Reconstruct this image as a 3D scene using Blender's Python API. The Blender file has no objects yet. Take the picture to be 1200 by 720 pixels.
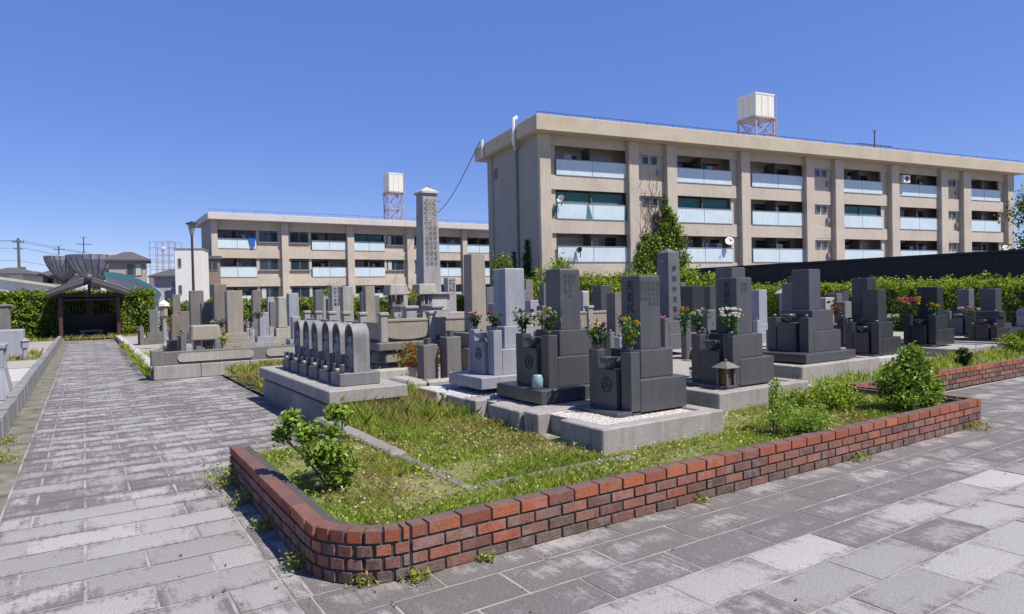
import bpy, math, random
import numpy as np
from mathutils import Vector, Matrix
random.seed(7); RNG = np.random.default_rng(7)
PI = math.pi
SC = bpy.context.scene
COL = SC.collection

# ------------------------------------------------------------------ tags
def tag(o, label=None, cat=None, group=None, kind=None):
    if label: o['label'] = label
    if cat: o['category'] = cat
    if group: o['group'] = group
    if kind: o['kind'] = kind
    return o
def thing(name, label, cat, loc=(0, 0, 0), rz=0, group=None):
    o = bpy.data.objects.new(name, None); COL.objects.link(o)
    o.location = loc; o.rotation_euler = (0, 0, rz); o.empty_display_size = .1
    return tag(o, label, cat, group)
def copy_tree(o, parent=None):
    c = o.copy(); COL.objects.link(c); c.parent = parent
    for ch in list(o.children): copy_tree(ch, c)
    return c

# ------------------------------------------------------------------ mesh builder
_sg = [(-1, -1, -1), (1, -1, -1), (1, 1, -1), (-1, 1, -1), (-1, -1, 1), (1, -1, 1), (1, 1, 1), (-1, 1, 1)]
def _cham_topo():
    F = []
    def P(i):
        c, a = divmod(i, 3); s = _sg[c]
        return Vector([s[k] * (1 if k == a else .8) for k in range(3)])
    def add(idx):
        ps = [P(i) for i in idx]; m = sum(ps, Vector()) / len(ps)
        n = (ps[1] - ps[0]).cross(ps[2] - ps[0])
        F.append(tuple(idx if n.dot(m) > 0 else idx[::-1]))
    for a in range(3):
        for s in (-1, 1):
            cs = [c for c in range(8) if _sg[c][a] == s]
            o = [k for k in range(3) if k != a]
            cs.sort(key=lambda c: math.atan2(_sg[c][o[1]], _sg[c][o[0]]))
            add([c * 3 + a for c in cs])
    for a in range(3):
        for b in range(a + 1, 3):
            for sa in (-1, 1):
                for sb in (-1, 1):
                    c1, c2 = [c for c in range(8) if _sg[c][a] == sa and _sg[c][b] == sb]
                    add([c1 * 3 + a, c1 * 3 + b, c2 * 3 + b, c2 * 3 + a])
    for c in range(8): add([c * 3, c * 3 + 1, c * 3 + 2])
    return F
CH = _cham_topo()
BX = [(0, 3, 2, 1), (4, 5, 6, 7), (0, 1, 5, 4), (1, 2, 6, 5), (2, 3, 7, 6), (3, 0, 4, 7)]

class MB:
    def __init__(s): s.v = []; s.f = []; s.c = []; s.cur = (1, 1, 1); s.M = None
    def _add(s, vs, fs):
        n = len(s.v)
        if s.M is not None: vs = [tuple(s.M @ Vector(p)) for p in vs]
        s.v += vs; s.f += [tuple(i + n for i in f) for f in fs]; s.c += [s.cur] * len(vs)
        return s
    def hexa(s, b, t, z0, z1, bev=0):
        """b,t = (x0,x1,y0,y1) rectangles at z0 and z1"""
        if bev:
            vs = []
            cx = (b[0] + b[1]) / 2
            for sx, sy, sz in _sg:
                r = t if sz > 0 else b
                X = r[1] if sx > 0 else r[0]; Y = r[3] if sy > 0 else r[2]; Z = z1 if sz > 0 else z0
                for a in range(3):
                    vs.append((X - (0 if a == 0 else sx * bev), Y - (0 if a == 1 else sy * bev), Z - (0 if a == 2 else sz * bev)))
            return s._add(vs, CH)
        vs = [((t if sz > 0 else b)[1 if sx > 0 else 0], (t if sz > 0 else b)[3 if sy > 0 else 2], z1 if sz > 0 else z0) for sx, sy, sz in _sg]
        return s._add(vs, BX)
    def box(s, x0, x1, y0, y1, z0, z1, bev=0):
        return s.hexa((x0, x1, y0, y1), (x0, x1, y0, y1), z0, z1, bev)
    def tube(s, p0, p1, r0, r1=None, n=8, cap=True):
        r1 = r0 if r1 is None else r1
        p0 = Vector(p0); p1 = Vector(p1); d = (p1 - p0)
        if d.length < 1e-6: return s
        d.normalize(); a = d.orthogonal().normalized(); b = d.cross(a)
        vs = []
        for p, r in ((p0, r0), (p1, r1)):
            for i in range(n):
                t = 2 * PI * i / n; vs.append(tuple(p + a * (r * math.cos(t)) + b * (r * math.sin(t))))
        fs = [(i, (i + 1) % n, n + (i + 1) % n, n + i) for i in range(n)]
        if cap: fs += [tuple(range(n))[::-1], tuple(range(n, 2 * n))]
        return s._add(vs, fs)
    def lathe(s, prof, n=12, c=(0, 0, 0), sy=1.0):
        vs = []; fs = []
        for r, z in prof:
            for i in range(n):
                t = 2 * PI * (i + .5) / n; vs.append((c[0] + r * math.cos(t), c[1] + sy * r * math.sin(t), c[2] + z))
        for k in range(len(prof) - 1):
            for i in range(n):
                j = (i + 1) % n
                fs.append((k * n + i, k * n + j, (k + 1) * n + j, (k + 1) * n + i))
        fs.append(tuple(range(n))[::-1]); fs.append(tuple((len(prof) - 1) * n + i for i in range(n)))
        return s._add(vs, fs)
    def prism(s, poly, z0, z1):
        n = len(poly)
        vs = [(x, y, z0) for x, y in poly] + [(x, y, z1) for x, y in poly]
        fs = [(i, (i + 1) % n, n + (i + 1) % n, n + i) for i in range(n)] + [tuple(range(n))[::-1], tuple(range(n, 2 * n))]
        return s._add(vs, fs)
    def prismx(s, poly, x0, x1):      # polygon in (y,z), extruded along x
        n = len(poly)
        vs = [(x0, y, z) for y, z in poly] + [(x1, y, z) for y, z in poly]
        fs = [(i, (i + 1) % n, n + (i + 1) % n, n + i) for i in range(n)] + [tuple(range(n))[::-1], tuple(range(n, 2 * n))]
        return s._add(vs, fs)
    def prismy(s, poly, y0, y1):      # polygon in (x,z), extruded along y
        n = len(poly)
        vs = [(x, y0, z) for x, z in poly] + [(x, y1, z) for x, z in poly]
        fs = [(i, n + i, n + (i + 1) % n, (i + 1) % n) for i in range(n)] + [tuple(range(n)), tuple(range(n, 2 * n))[::-1]]
        return s._add(vs, fs)
    def blob(s, c, r, n=8, m=6):
        if not hasattr(r, '__len__'): r = (r, r, r)
        prof = [(max(math.sin(PI * k / m), .02), -math.cos(PI * k / m)) for k in range(m + 1)]
        vs = []; fs = []
        for pr, z in prof:
            for i in range(n):
                t = 2 * PI * i / n; vs.append((c[0] + r[0] * pr * math.cos(t), c[1] + r[1] * pr * math.sin(t), c[2] + r[2] * z))
        for k in range(m):
            for i in range(n):
                j = (i + 1) % n; fs.append((k * n + i, k * n + j, (k + 1) * n + j, (k + 1) * n + i))
        fs.append(tuple(range(n))[::-1]); fs.append(tuple(m * n + i for i in range(n)))
        return s._add(vs, fs)
    def build(s, name, mat, parent=None, loc=(0, 0, 0), smooth=False, rz=0):
        me = bpy.data.meshes.new(name); me.from_pydata(s.v, [], s.f)
        a = me.attributes.new('Col', 'FLOAT_COLOR', 'POINT')
        a.data.foreach_set('color', np.array([(c[0], c[1], c[2], c[3] if len(c) > 3 else 1) for c in s.c], dtype=np.float32).ravel())
        if smooth: me.polygons.foreach_set('use_smooth', [True] * len(me.polygons))
        me.materials.append(mat)
        o = bpy.data.objects.new(name, me); COL.objects.link(o)
        o.location = loc; o.rotation_euler = (0, 0, rz)
        if parent: o.parent = parent
        return o

def np_mesh(name, V, F, C, mat, parent=None, loc=(0, 0, 0)):
    """V (n,3), F (m,k) of equal size faces, C (n,3)"""
    me = bpy.data.meshes.new(name)
    me.vertices.add(len(V)); me.vertices.foreach_set('co', V.astype(np.float32).ravel())
    m, k = F.shape
    me.loops.add(m * k); me.loops.foreach_set('vertex_index', F.astype(np.int32).ravel())
    me.polygons.add(m); me.polygons.foreach_set('loop_start', np.arange(0, m * k, k, dtype=np.int32))
    try: me.polygons.foreach_set('loop_total', np.full(m, k, dtype=np.int32))
    except Exception: pass
    me.update(calc_edges=True); me.validate()
    a = me.attributes.new('Col', 'FLOAT_COLOR', 'POINT')
    a.data.foreach_set('color', np.hstack([C, np.ones((len(C), 1))]).astype(np.float32).ravel())
    me.materials.append(mat)
    o = bpy.data.objects.new(name, me); COL.objects.link(o); o.location = loc
    if parent: o.parent = parent
    return o

def leaves(name, P, size, cols, mat, parent=None, loc=(0, 0, 0), up=.35, out=None, asp=.55):
    """P (n,3) leaf centres; each leaf is a folded rhombus of two triangles-pairs"""
    n = len(P)
    N = RNG.normal(size=(n, 3))
    if out is not None: N = N * .8 + out
    N[:, 2] = N[:, 2] + up * 1.5
    N /= np.linalg.norm(N, axis=1, keepdims=True) + 1e-9
    A = np.cross(N, RNG.normal(size=(n, 3))); A /= np.linalg.norm(A, axis=1, keepdims=True) + 1e-9
    B = np.cross(N, A)
    L = (size * RNG.uniform(.6, 1.4, n))[:, None] if np.isscalar(size) else (size * RNG.uniform(.6, 1.4, n))[:, None]
    W = L * asp
    v0 = P - A * L * .5; v2 = P + A * L * .5; v1 = P + B * W * .5 + N * L * .08; v3 = P - B * W * .5 + N * L * .08
    V = np.stack([v0, v1, v2, v3], axis=1).reshape(-1, 3)
    i = np.arange(n) * 4
    F = np.stack([i, i + 1, i + 2, i + 3], axis=1)
    cols = np.array(cols)
    if cols.ndim == 2 and len(cols) != n:
        ci = cols[RNG.integers(0, len(cols), n)]
    else: ci = cols
    ci = ci * RNG.uniform(.75, 1.25, (n, 1))
    C = np.repeat(ci, 4, axis=0)
    return np_mesh(name, V, F, np.clip(C, 0, 1), mat, parent, loc)

# ------------------------------------------------------------------ materials
def nt(name):
    m = bpy.data.materials.new(name); m.use_nodes = True
    t = m.node_tree; t.nodes.clear()
    o = t.nodes.new('ShaderNodeOutputMaterial'); b = t.nodes.new('ShaderNodeBsdfPrincipled')
    t.links.new(b.outputs[0], o.inputs[0])
    return m, t, b, o
def N(t, ty, **k):
    n = t.nodes.new(ty)
    for a, v in k.items(): setattr(n, a, v)
    return n
def noise(t, vec, scale, detail=4, rough=.55):
    n = N(t, 'ShaderNodeTexNoise'); n.inputs['Scale'].default_value = scale; n.inputs['Detail'].default_value = detail
    n.inputs['Roughness'].default_value = rough
    t.links.new(vec, n.inputs['Vector']); return n.outputs['Fac']
def ramp(t, fac, stops):
    r = N(t, 'ShaderNodeValToRGB'); e = r.color_ramp.elements
    while len(e) < len(stops): e.new(.5)
    for i, (p, c) in enumerate(stops):
        e[i].position = p; e[i].color = (c[0], c[1], c[2], 1) if hasattr(c, '__len__') else (c, c, c, 1)
    t.links.new(fac, r.inputs[0]); return r.outputs[0]
def mixc(t, a, b, fac, mode='MIX'):
    m = N(t, 'ShaderNodeMix', data_type='RGBA', blend_type=mode)
    def s(i, x):
        if hasattr(x, 'links'): t.links.new(x, m.inputs[i])
        elif hasattr(x, '__len__'): m.inputs[i].default_value = (x[0], x[1], x[2], 1)
        else: m.inputs[i].default_value = x
    s(0, fac); s(6, a); s(7, b)
    return m.outputs[2]
def coords(t, world=False):
    if world:
        g = N(t, 'ShaderNodeNewGeometry'); return g.outputs['Position']
    c = N(t, 'ShaderNodeTexCoord'); oi = N(t, 'ShaderNodeObjectInfo')
    a = N(t, 'ShaderNodeVectorMath', operation='ADD'); sc = N(t, 'ShaderNodeVectorMath', operation='SCALE')
    cb = N(t, 'ShaderNodeCombineXYZ')
    for i in range(3): t.links.new(oi.outputs['Random'], cb.inputs[i])
    t.links.new(cb.outputs[0], sc.inputs[0]); sc.inputs['Scale'].default_value = 37.
    t.links.new(c.outputs['Object'], a.inputs[0]); t.links.new(sc.outputs[0], a.inputs[1])
    return a.outputs[0]
def bump(t, b, h, strength=.3, dist=.01):
    n = N(t, 'ShaderNodeBump'); n.inputs['Strength'].default_value = strength; n.inputs['Distance'].default_value = dist
    t.links.new(h, n.inputs['Height']); t.links.new(n.outputs[0], b.inputs['Normal'])
def stone(name, c, rough=.75, speck=.25, stain=.35, stainc=(.09, .08, .065), bmp=.25, world=False, sscale=2.2, vs=160, attr=False):
    m, t, b, _ = nt(name); v = coords(t, world)
    s = noise(t, v, vs, 2); st = noise(t, v, sscale, 6, .65)
    lo = tuple(x * (1 - speck) for x in c); hi = tuple(min(1, x * (1 + speck)) for x in c)
    col = ramp(t, s, [(.35, lo), (.65, hi)])
    if attr:
        a = N(t, 'ShaderNodeAttribute', attribute_name='Col'); col = mixc(t, col, a.outputs['Color'], 1., 'MULTIPLY')
    # vertical rain streaks
    mp = N(t, 'ShaderNodeMapping'); mp.inputs['Scale'].default_value = (14, 14, 1.1); t.links.new(v, mp.inputs['Vector'])
    sk = noise(t, mp.outputs[0], 1.0, 4, .6)
    f1 = ramp(t, st, [(.42, 0.), (.72, stain)]); f2 = ramp(t, sk, [(.5, 0.), (.8, stain * .8)])
    col = mixc(t, col, stainc, f1); col = mixc(t, col, stainc, f2)
    li = noise(t, v, 16, 6, .75)
    lc = tuple(min(.42, x * 1.5 + .05) for x in c)
    col = mixc(t, col, lc, ramp(t, li, [(.6, 0.), (.7, .5)]))
    mp2 = N(t, 'ShaderNodeMapping'); mp2.inputs['Scale'].default_value = (20, 20, .8); mp2.inputs['Location'].default_value = (3, 7, 1); t.links.new(v, mp2.inputs['Vector'])
    col = mixc(t, col, tuple(x * 1.35 + .01 for x in c), ramp(t, noise(t, mp2.outputs[0], 1.0, 5, .65), [(.5, 0.), (.75, .6)]))
    t.links.new(col, b.inputs['Base Color'])
    rg = ramp(t, st, [(.3, rough * .8), (.7, min(1, rough * 1.5))]); t.links.new(rg, b.inputs['Roughness'])
    mx = N(t, 'ShaderNodeMath', operation='ADD'); t.links.new(s, mx.inputs[0]); t.links.new(st, mx.inputs[1])
    bump(t, b, mx.outputs[0], bmp, .006)
    return m
def plain(name, c, rough=.6, metal=0, var=.12, world=False, scale=6):
    m, t, b, _ = nt(name); v = coords(t, world)
    s = noise(t, v, scale, 5)
    col = ramp(t, s, [(.3, tuple(x * (1 - var) for x in c)), (.7, tuple(min(1, x * (1 + var)) for x in c))])
    t.links.new(col, b.inputs['Base Color']); b.inputs['Roughness'].default_value = rough; b.inputs['Metallic'].default_value = metal
    return m
def attrm(name, rough=.6, trans=0., bmp=0, speck=0, spec=.3):
    m, t, b, o = nt(name)
    a = N(t, 'ShaderNodeAttribute', attribute_name='Col'); col = a.outputs['Color']
    if speck:
        v = coords(t, True); s = noise(t, v, 45, 4, .7)
        k = ramp(t, s, [(.3, 1 - speck), (.7, 1 + speck)]); col = mixc(t, col, k, 1., 'MULTIPLY')
        if bmp: bump(t, b, s, bmp, .006)
    t.links.new(col, b.inputs['Base Color']); b.inputs['Roughness'].default_value = rough
    b.inputs['Specular IOR Level'].default_value = spec
    if trans:
        tr = N(t, 'ShaderNodeBsdfTranslucent'); t.links.new(mixc(t, col, (1.0, 1.0, .35), 1., 'MULTIPLY'), tr.inputs[0])
        ms = N(t, 'ShaderNodeMixShader'); ms.inputs[0].default_value = trans
        t.links.new(b.outputs[0], ms.inputs[1]); t.links.new(tr.outputs[0], ms.inputs[2]); t.links.new(ms.outputs[0], o.inputs[0])
    return m
def glassy(name, c, rough=.08):
    m, t, b, _ = nt(name); b.inputs['Base Color'].default_value = (*c, 1); b.inputs['Roughness'].default_value = rough
    b.inputs['Specular IOR Level'].default_value = .6
    return m

M = {}
M['dark'] = stone('dark_granite', (.066, .066, .070), .27, .35, .4, (.045, .045, .045), .08, vs=220)
M['dark2'] = stone('blue_black_granite', (.036, .036, .042), .22, .35, .35, (.03, .03, .03), .05, vs=220)
M['mid'] = stone('mid_granite', (.115, .113, .117), .45, .35, .45, (.06, .058, .055), .12, vs=200)
M['blue'] = stone('pale_blue_granite', (.27, .275, .30), .6, .25, .4, (.16, .15, .17), .12, vs=200)
M['lgrey'] = stone('light_granite', (.29, .275, .265), .8, .2, .35, (.12, .11, .09), .25)
M['brown'] = stone('brown_weathered_stone', (.17, .145, .12), .85, .15, .4, (.10, .085, .06), .3)
M['tan'] = stone('tan_weathered_stone', (.27, .235, .185), .85, .15, .4, (.16, .13, .09), .3)
M['cream'] = stone('cream_weathered_stone', (.32, .30, .255), .85, .15, .35, (.14, .13, .10), .3)
M['grey'] = stone('grey_weathered_stone', (.145, .135, .125), .85, .22, .45, (.075, .07, .06), .3)
M['jizo'] = stone('carved_grey_stone', (.15, .146, .143), .65, .25, .4, (.06, .06, .06), .2)
M['jizol'] = stone('worn_carved_stone', (.21, .205, .195), .7, .25, .45, (.06, .06, .055), .2)
M['kerb'] = stone('granite_kerb', (.29, .265, .24), .85, .2, .45, (.12, .10, .075), .3, vs=120)
M['kerbw'] = stone('white_granite_kerb', (.42, .395, .36), .85, .18, .35, (.2, .17, .13), .3, vs=120)
M['conc'] = stone('old_concrete', (.22, .205, .185), .9, .15, .5, (.12, .11, .085), .3, world=True, sscale=1.3)
M['soil'] = None
M['wallbeige'] = stone('beige_painted_concrete', (.46, .395, .315), .9, .06, .42, (.24, .205, .165), .1, vs=20, sscale=.45)
M['wallendshade'] = stone('end_wall_shade_tone', (.27, .262, .235), .9, .05, .35, (.2, .175, .15), .1, vs=20, sscale=.4)  # grey-green algae tint of the end wall, darkened in colour for its shade
M['roofband'] = stone('roof_edge_paint', (.45, .38, .275), .85, .05, .3, (.22, .18, .12), .1, vs=20, sscale=.6)
M['paleroof'] = stone('pale_roof_edge', (.50, .46, .43), .85, .05, .3, (.25, .22, .2), .1, vs=20, sscale=.6)
M['panel'] = stone('frosted_balcony_panel', (.52, .61, .63), .3, .05, .35, (.32, .40, .42), .02, vs=8, sscale=.8)
M['glass'] = glassy('window_glass', (.02, .035, .045), .04)
M['curtain'] = plain('curtain', (.45, .45, .42), .9)
M['tealnet'] = plain('teal_net', (.05, .16, .15), .8)
M['recess'] = plain('recess_wall', (.12, .105, .09), .9)
M['frame'] = plain('window_frame', (.26, .25, .245), .4, .3)
M['darkmetal'] = plain('dark_metal', (.05, .04, .045), .5, .3)
M['rust'] = plain('rusty_steel', (.36, .30, .30), .7, .2, .3)
M['white'] = plain('white_paint', (.72, .70, .66), .5, 0, .08)
M['creamw'] = plain('cream_paint', (.66, .63, .53), .6, 0, .08)
M['green_pipe'] = plain('green_grey_pipe', (.17, .24, .21), .6)
M['wood'] = plain('dark_wood', (.022, .014, .013), .6, 0, .3, scale=18)
M['redwood'] = plain('reddish_wood', (.055, .022, .018), .6, 0, .3, scale=18)
M['tile'] = plain('roof_tile', (.085, .08, .08), .6, 0, .2, scale=20)
M['blackwall'] = plain('black_board_fence', (.014, .009, .010), .6, 0, .3, scale=3)
M['leaf'] = attrm('leaf', .5, .35)
M['hedgecore'] = plain('hedge_twigs', (.035, .05, .012), .9, 0, .4, scale=12)
M['bark'] = plain('bark', (.10, .075, .05), .9, 0, .3, scale=30)
M['petal'] = attrm('petal', .6, .25)
M['blade'] = attrm('grass_blade', .55, .35)
def brick_mat():
    m, t, b, _ = nt('brick'); v = coords(t, True)
    a = N(t, 'ShaderNodeAttribute', attribute_name='Col'); s = noise(t, v, 60, 4, .7); q = noise(t, v, 9, 6, .75); w_ = noise(t, v, 14, 5, .7)
    col = mixc(t, a.outputs['Color'], ramp(t, s, [(.3, .7), (.7, 1.25)]), 1., 'MULTIPLY')
    fade = N(t, 'ShaderNodeMath', operation='MULTIPLY'); t.links.new(ramp(t, q, [(.48, 0.), (.68, .75)]), fade.inputs[0]); t.links.new(a.outputs['Alpha'], fade.inputs[1])
    col = mixc(t, col, (.24, .20, .185), fade.outputs[0])
    gn = N(t, 'ShaderNodeNewGeometry'); sz = N(t, 'ShaderNodeSeparateXYZ'); t.links.new(gn.outputs['True Normal'], sz.inputs[0])
    tp = N(t, 'ShaderNodeMath', operation='MULTIPLY'); t.links.new(ramp(t, sz.outputs[2], [(.25, 0.), (.5, 1.)]), tp.inputs[0]); t.links.new(ramp(t, q, [(.3, 1.), (.62, .55)]), tp.inputs[1])
    col = mixc(t, col, (.085, .062, .055), tp.outputs[0])   # lichen crust that grows on the flat tops
    lf = noise(t, v, 1.3, 5, .7); col = mixc(t, col, mixc(t, (.075, .055, .04), (.16, .13, .10), ramp(t, s, [(.4, 0.), (.6, 1.)])), ramp(t, lf, [(.5, 0.), (.7, .62)]))
    f2 = N(t, 'ShaderNodeMath', operation='MULTIPLY'); t.links.new(ramp(t, w_, [(.54, 0.), (.72, .7)]), f2.inputs[0]); t.links.new(a.outputs['Alpha'], f2.inputs[1])
    col = mixc(t, col, (.035, .028, .025), f2.outputs[0])
    t.links.new(col, b.inputs['Base Color']); b.inputs['Roughness'].default_value = .9
    bump(t, b, s, .5, .008); return m
M['brick'] = brick_mat()
M['mortar'] = stone('mortar', (.065, .058, .05), .95, .3, .5, (.05, .045, .035), .3, world=True)
M['inc'] = plain('engraved_letters', (.05, .048, .05), .8)
M['incl'] = plain('weathered_letters', (.11, .105, .10), .8)
M['inc2'] = plain('engraved_dark', (.028, .028, .032), .7)
M['bluegranite'] = M['blue']
M['pebble'] = attrm('pebble', .8, 0, 0, 0)
M['teal'] = plain('teal_roof_trim', (.03, .14, .17), .5)
M['metalroof'] = plain('pale_metal_roof', (.42, .44, .46), .45, .2, .1)
M['beigeroof'] = plain('beige_sheet_roof', (.40, .37, .32), .6, 0, .12, scale=1.5)
M['whiteroof'] = plain('white_sheet_roof', (.7, .7, .69), .6)
M['darkglass'] = M['glass']
M['steel'] = plain('steel', (.16, .16, .17), .4, .6)
M['bluecloth'] = plain('blue_cloth', (.03, .12, .5), .8)
M['whitecloth'] = plain('white_cloth', (.75, .75, .75), .9)
M['cup'] = plain('pale_teal_glass', (.22, .33, .32), .1)
M['rock'] = stone('rubble_rock', (.16, .145, .125), .9, .3, .5, (.05, .045, .035), .6, sscale=5)
M['dirt'] = plain('dark_water', (.03, .03, .03), .2)

# soil / ground
def soil_mat():
    m, t, b, _ = nt('soil_and_moss'); v = coords(t, True)
    a = noise(t, v, 1.1, 6, .7); c = noise(t, v, 25, 4, .7)
    col = ramp(t, a, [(.35, (.12, .14, .03)), (.5, (.17, .17, .05)), (.65, (.22, .16, .10))])
    col = mixc(t, col, (.24, .2, .13), ramp(t, c, [(.5, 0.), (.75, .7)]))
    t.links.new(col, b.inputs['Base Color']); b.inputs['Roughness'].default_value = .95
    bump(t, b, c, .8, .02); return m
M['soil'] = soil_mat()
def gravelsoil():
    m, t, b, _ = nt('sandy_gravel'); v = coords(t, True)
    a = noise(t, v, .9, 5, .7); c = noise(t, v, 60, 3, .7)
    col = ramp(t, a, [(.35, (.28, .25, .2)), (.55, (.34, .31, .26)), (.7, (.20, .2, .1))])
    col = mixc(t, col, (.12, .11, .09), ramp(t, c, [(.45, 0.), (.75, .6)]))
    t.links.new(col, b.inputs['Base Color']); b.inputs['Roughness'].default_value = .95
    bump(t, b, c, .6, .015); return m
M['gravel'] = gravelsoil()
def pave_mat():
    m, t, b, _ = nt('paving_slab')
    a = N(t, 'ShaderNodeAttribute', attribute_name='Col'); v = coords(t, True)
    uv = N(t, 'ShaderNodeAttribute', attribute_name='Loc')
    # distance from the slab's own edge -> lichen and dirt creep in from the joints
    sx = N(t, 'ShaderNodeSeparateColor'); t.links.new(uv.outputs['Color'], sx.inputs[0])
    mn = N(t, 'ShaderNodeMath', operation='MINIMUM'); t.links.new(sx.outputs[0], mn.inputs[0]); t.links.new(sx.outputs[1], mn.inputs[1])
    n1 = noise(t, v, 4.5, 6, .7); n2 = noise(t, v, 90, 3, .6); n3 = noise(t, v, 1.3, 6, .7)
    def mth(op, x, y):
        k = N(t, 'ShaderNodeMath', operation=op)
        for i, q in enumerate((x, y)):
            if hasattr(q, 'links'): t.links.new(q, k.inputs[i])
            else: k.inputs[i].default_value = q
        return k.outputs[0]
    e = mth('ADD', mth('MULTIPLY', mn.outputs[0], 1.5), mth('MULTIPLY', n1, 1.9))
    e = mth('ADD', e, mth('MULTIPLY', n3, 2.2))
    mp5 = N(t, 'ShaderNodeMapping'); mp5.inputs['Scale'].default_value = (26, 3, 1); mp5.inputs['Rotation'].default_value = (0, 0, .25); t.links.new(v, mp5.inputs['Vector'])
    n5 = noise(t, mp5.outputs[0], 1, 5, .7); n6 = noise(t, v, 28, 5, .8)
    e = mth('ADD', e, mth('MULTIPLY', mth('SUBTRACT', n5, .5), 1.5)); e = mth('ADD', e, mth('MULTIPLY', mth('SUBTRACT', n6, .5), 1.3))
    e = mth('SUBTRACT', e, mth('MULTIPLY', a.outputs['Alpha'], .85))
    dirt = ramp(t, e, [(.92, 1.), (1.0, 0.)])
    e2 = N(t, 'ShaderNodeMapRange'); t.links.new(e, e2.inputs[0]); e2.inputs[1].default_value = 1.6; e2.inputs[2].default_value = 2.15
    e2.inputs[3].default_value = 1; e2.inputs[4].default_value = 0
    clean = mixc(t, a.outputs['Color'], ramp(t, n2, [(.3, .72), (.7, 1.22)]), 1., 'MULTIPLY')
    dirty = ramp(t, n2, [(.3, (.060, .050, .047)), (.7, (.15, .13, .12))])
    f = mth('MULTIPLY', e2.outputs[0], .86)
    col = mixc(t, clean, dirty, f)
    # rain-worn streaks along each slab
    mp = N(t, 'ShaderNodeMapping'); mp.inputs['Scale'].default_value = (3, 30, 1); t.links.new(v, mp.inputs['Vector'])
    n4 = noise(t, mp.outputs[0], 1, 4, .7)
    col = mixc(t, col, dirty, ramp(t, n4, [(.58, 0.), (.75, .35)]))
    t.links.new(col, b.inputs['Base Color']); b.inputs['Roughness'].default_value = .85
    bump(t, b, mth('ADD', n1, n2), .35, .006); return m
M['pave'] = pave_mat()

# ------------------------------------------------------------------ camera
A, P_, R_ = math.radians(32.6), math.radians(-1.0), math.radians(1.26)
r0 = Vector((math.cos(A), -math.sin(A), 0)); f0 = Vector((math.sin(A) * math.cos(P_), math.cos(A) * math.cos(P_), math.sin(P_)))
u0 = r0.cross(f0)
rr = r0 * math.cos(R_) - u0 * math.sin(R_); uu = u0 * math.cos(R_) + r0 * math.sin(R_)
cam = bpy.data.cameras.new('camera'); co = bpy.data.objects.new('camera', cam); COL.objects.link(co)
co.matrix_world = Matrix(((rr.x, uu.x, -f0.x, 0), (rr.y, uu.y, -f0.y, 0), (rr.z, uu.z, -f0.z, 1.6), (0, 0, 0, 1)))
cam.sensor_width = 36; cam.lens = 783 / 1200 * 36; cam.clip_end = 3000; cam.clip_start = .05
SC.camera = co

# ------------------------------------------------------------------ light
to_sun = Vector((.34, -.55, 1.0)).normalized()
sun = bpy.data.lights.new('sun', 'SUN'); sun.energy = 5.0; sun.angle = math.radians(.5); sun.color = (1, .955, .89)
so = bpy.data.objects.new('sun', sun); COL.objects.link(so)
so.rotation_euler = to_sun.to_track_quat('Z', 'Y').to_euler()
w = bpy.data.worlds.new('World'); SC.world = w; w.use_nodes = True
t = w.node_tree; t.nodes.clear()
sky = t.nodes.new('ShaderNodeTexSky'); sky.sky_type = 'NISHITA'; sky.sun_disc = False
sky.sun_elevation = math.asin(to_sun.z); sky.sun_rotation = math.atan2(to_sun.x, to_sun.y)
sky.air_density = .9; sky.dust_density = 0; sky.ozone_density = 3.0; sky.altitude = 50
bg = t.nodes.new('ShaderNodeBackground'); bg.inputs[1].default_value = .085
hs = t.nodes.new('ShaderNodeHueSaturation'); hs.inputs['Saturation'].default_value = 1.2; hs.inputs['Hue'].default_value = .517
mg = t.nodes.new('ShaderNodeMix'); mg.data_type = 'RGBA'; mg.blend_type = 'MULTIPLY'; mg.inputs[0].default_value = 1; mg.inputs[7].default_value = (1.02, .96, 1.0, 1)
wo = t.nodes.new('ShaderNodeOutputWorld'); t.links.new(sky.outputs[0], hs.inputs['Color']); t.links.new(hs.outputs[0], mg.inputs[6]); mv = t.nodes.new('ShaderNodeMix'); mv.data_type = 'RGBA'; mv.inputs[0].default_value = .33; mv.inputs[7].default_value = (1.9, 3.4, 9.4, 1); t.links.new(mg.outputs[2], mv.inputs[6]); t.links.new(mv.outputs[2], bg.inputs[0]); t.links.new(bg.outputs[0], wo.inputs[0])
SC.view_settings.view_transform = 'Standard'; SC.view_settings.look = 'None'; SC.view_settings.exposure = .45; SC.view_settings.gamma = 1
SC.render.engine = 'CYCLES'; SC.cycles.max_bounces = 6; SC.cycles.use_denoising = True

# ------------------------------------------------------------------ ground
g = MB(); g._add([(-400, -400, -.03), (500, -400, -.03), (500, 600, -.03), (-400, 600, -.03)], [(0, 1, 2, 3)])
tag(g.build('ground', M['conc']), kind='structure')

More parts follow.
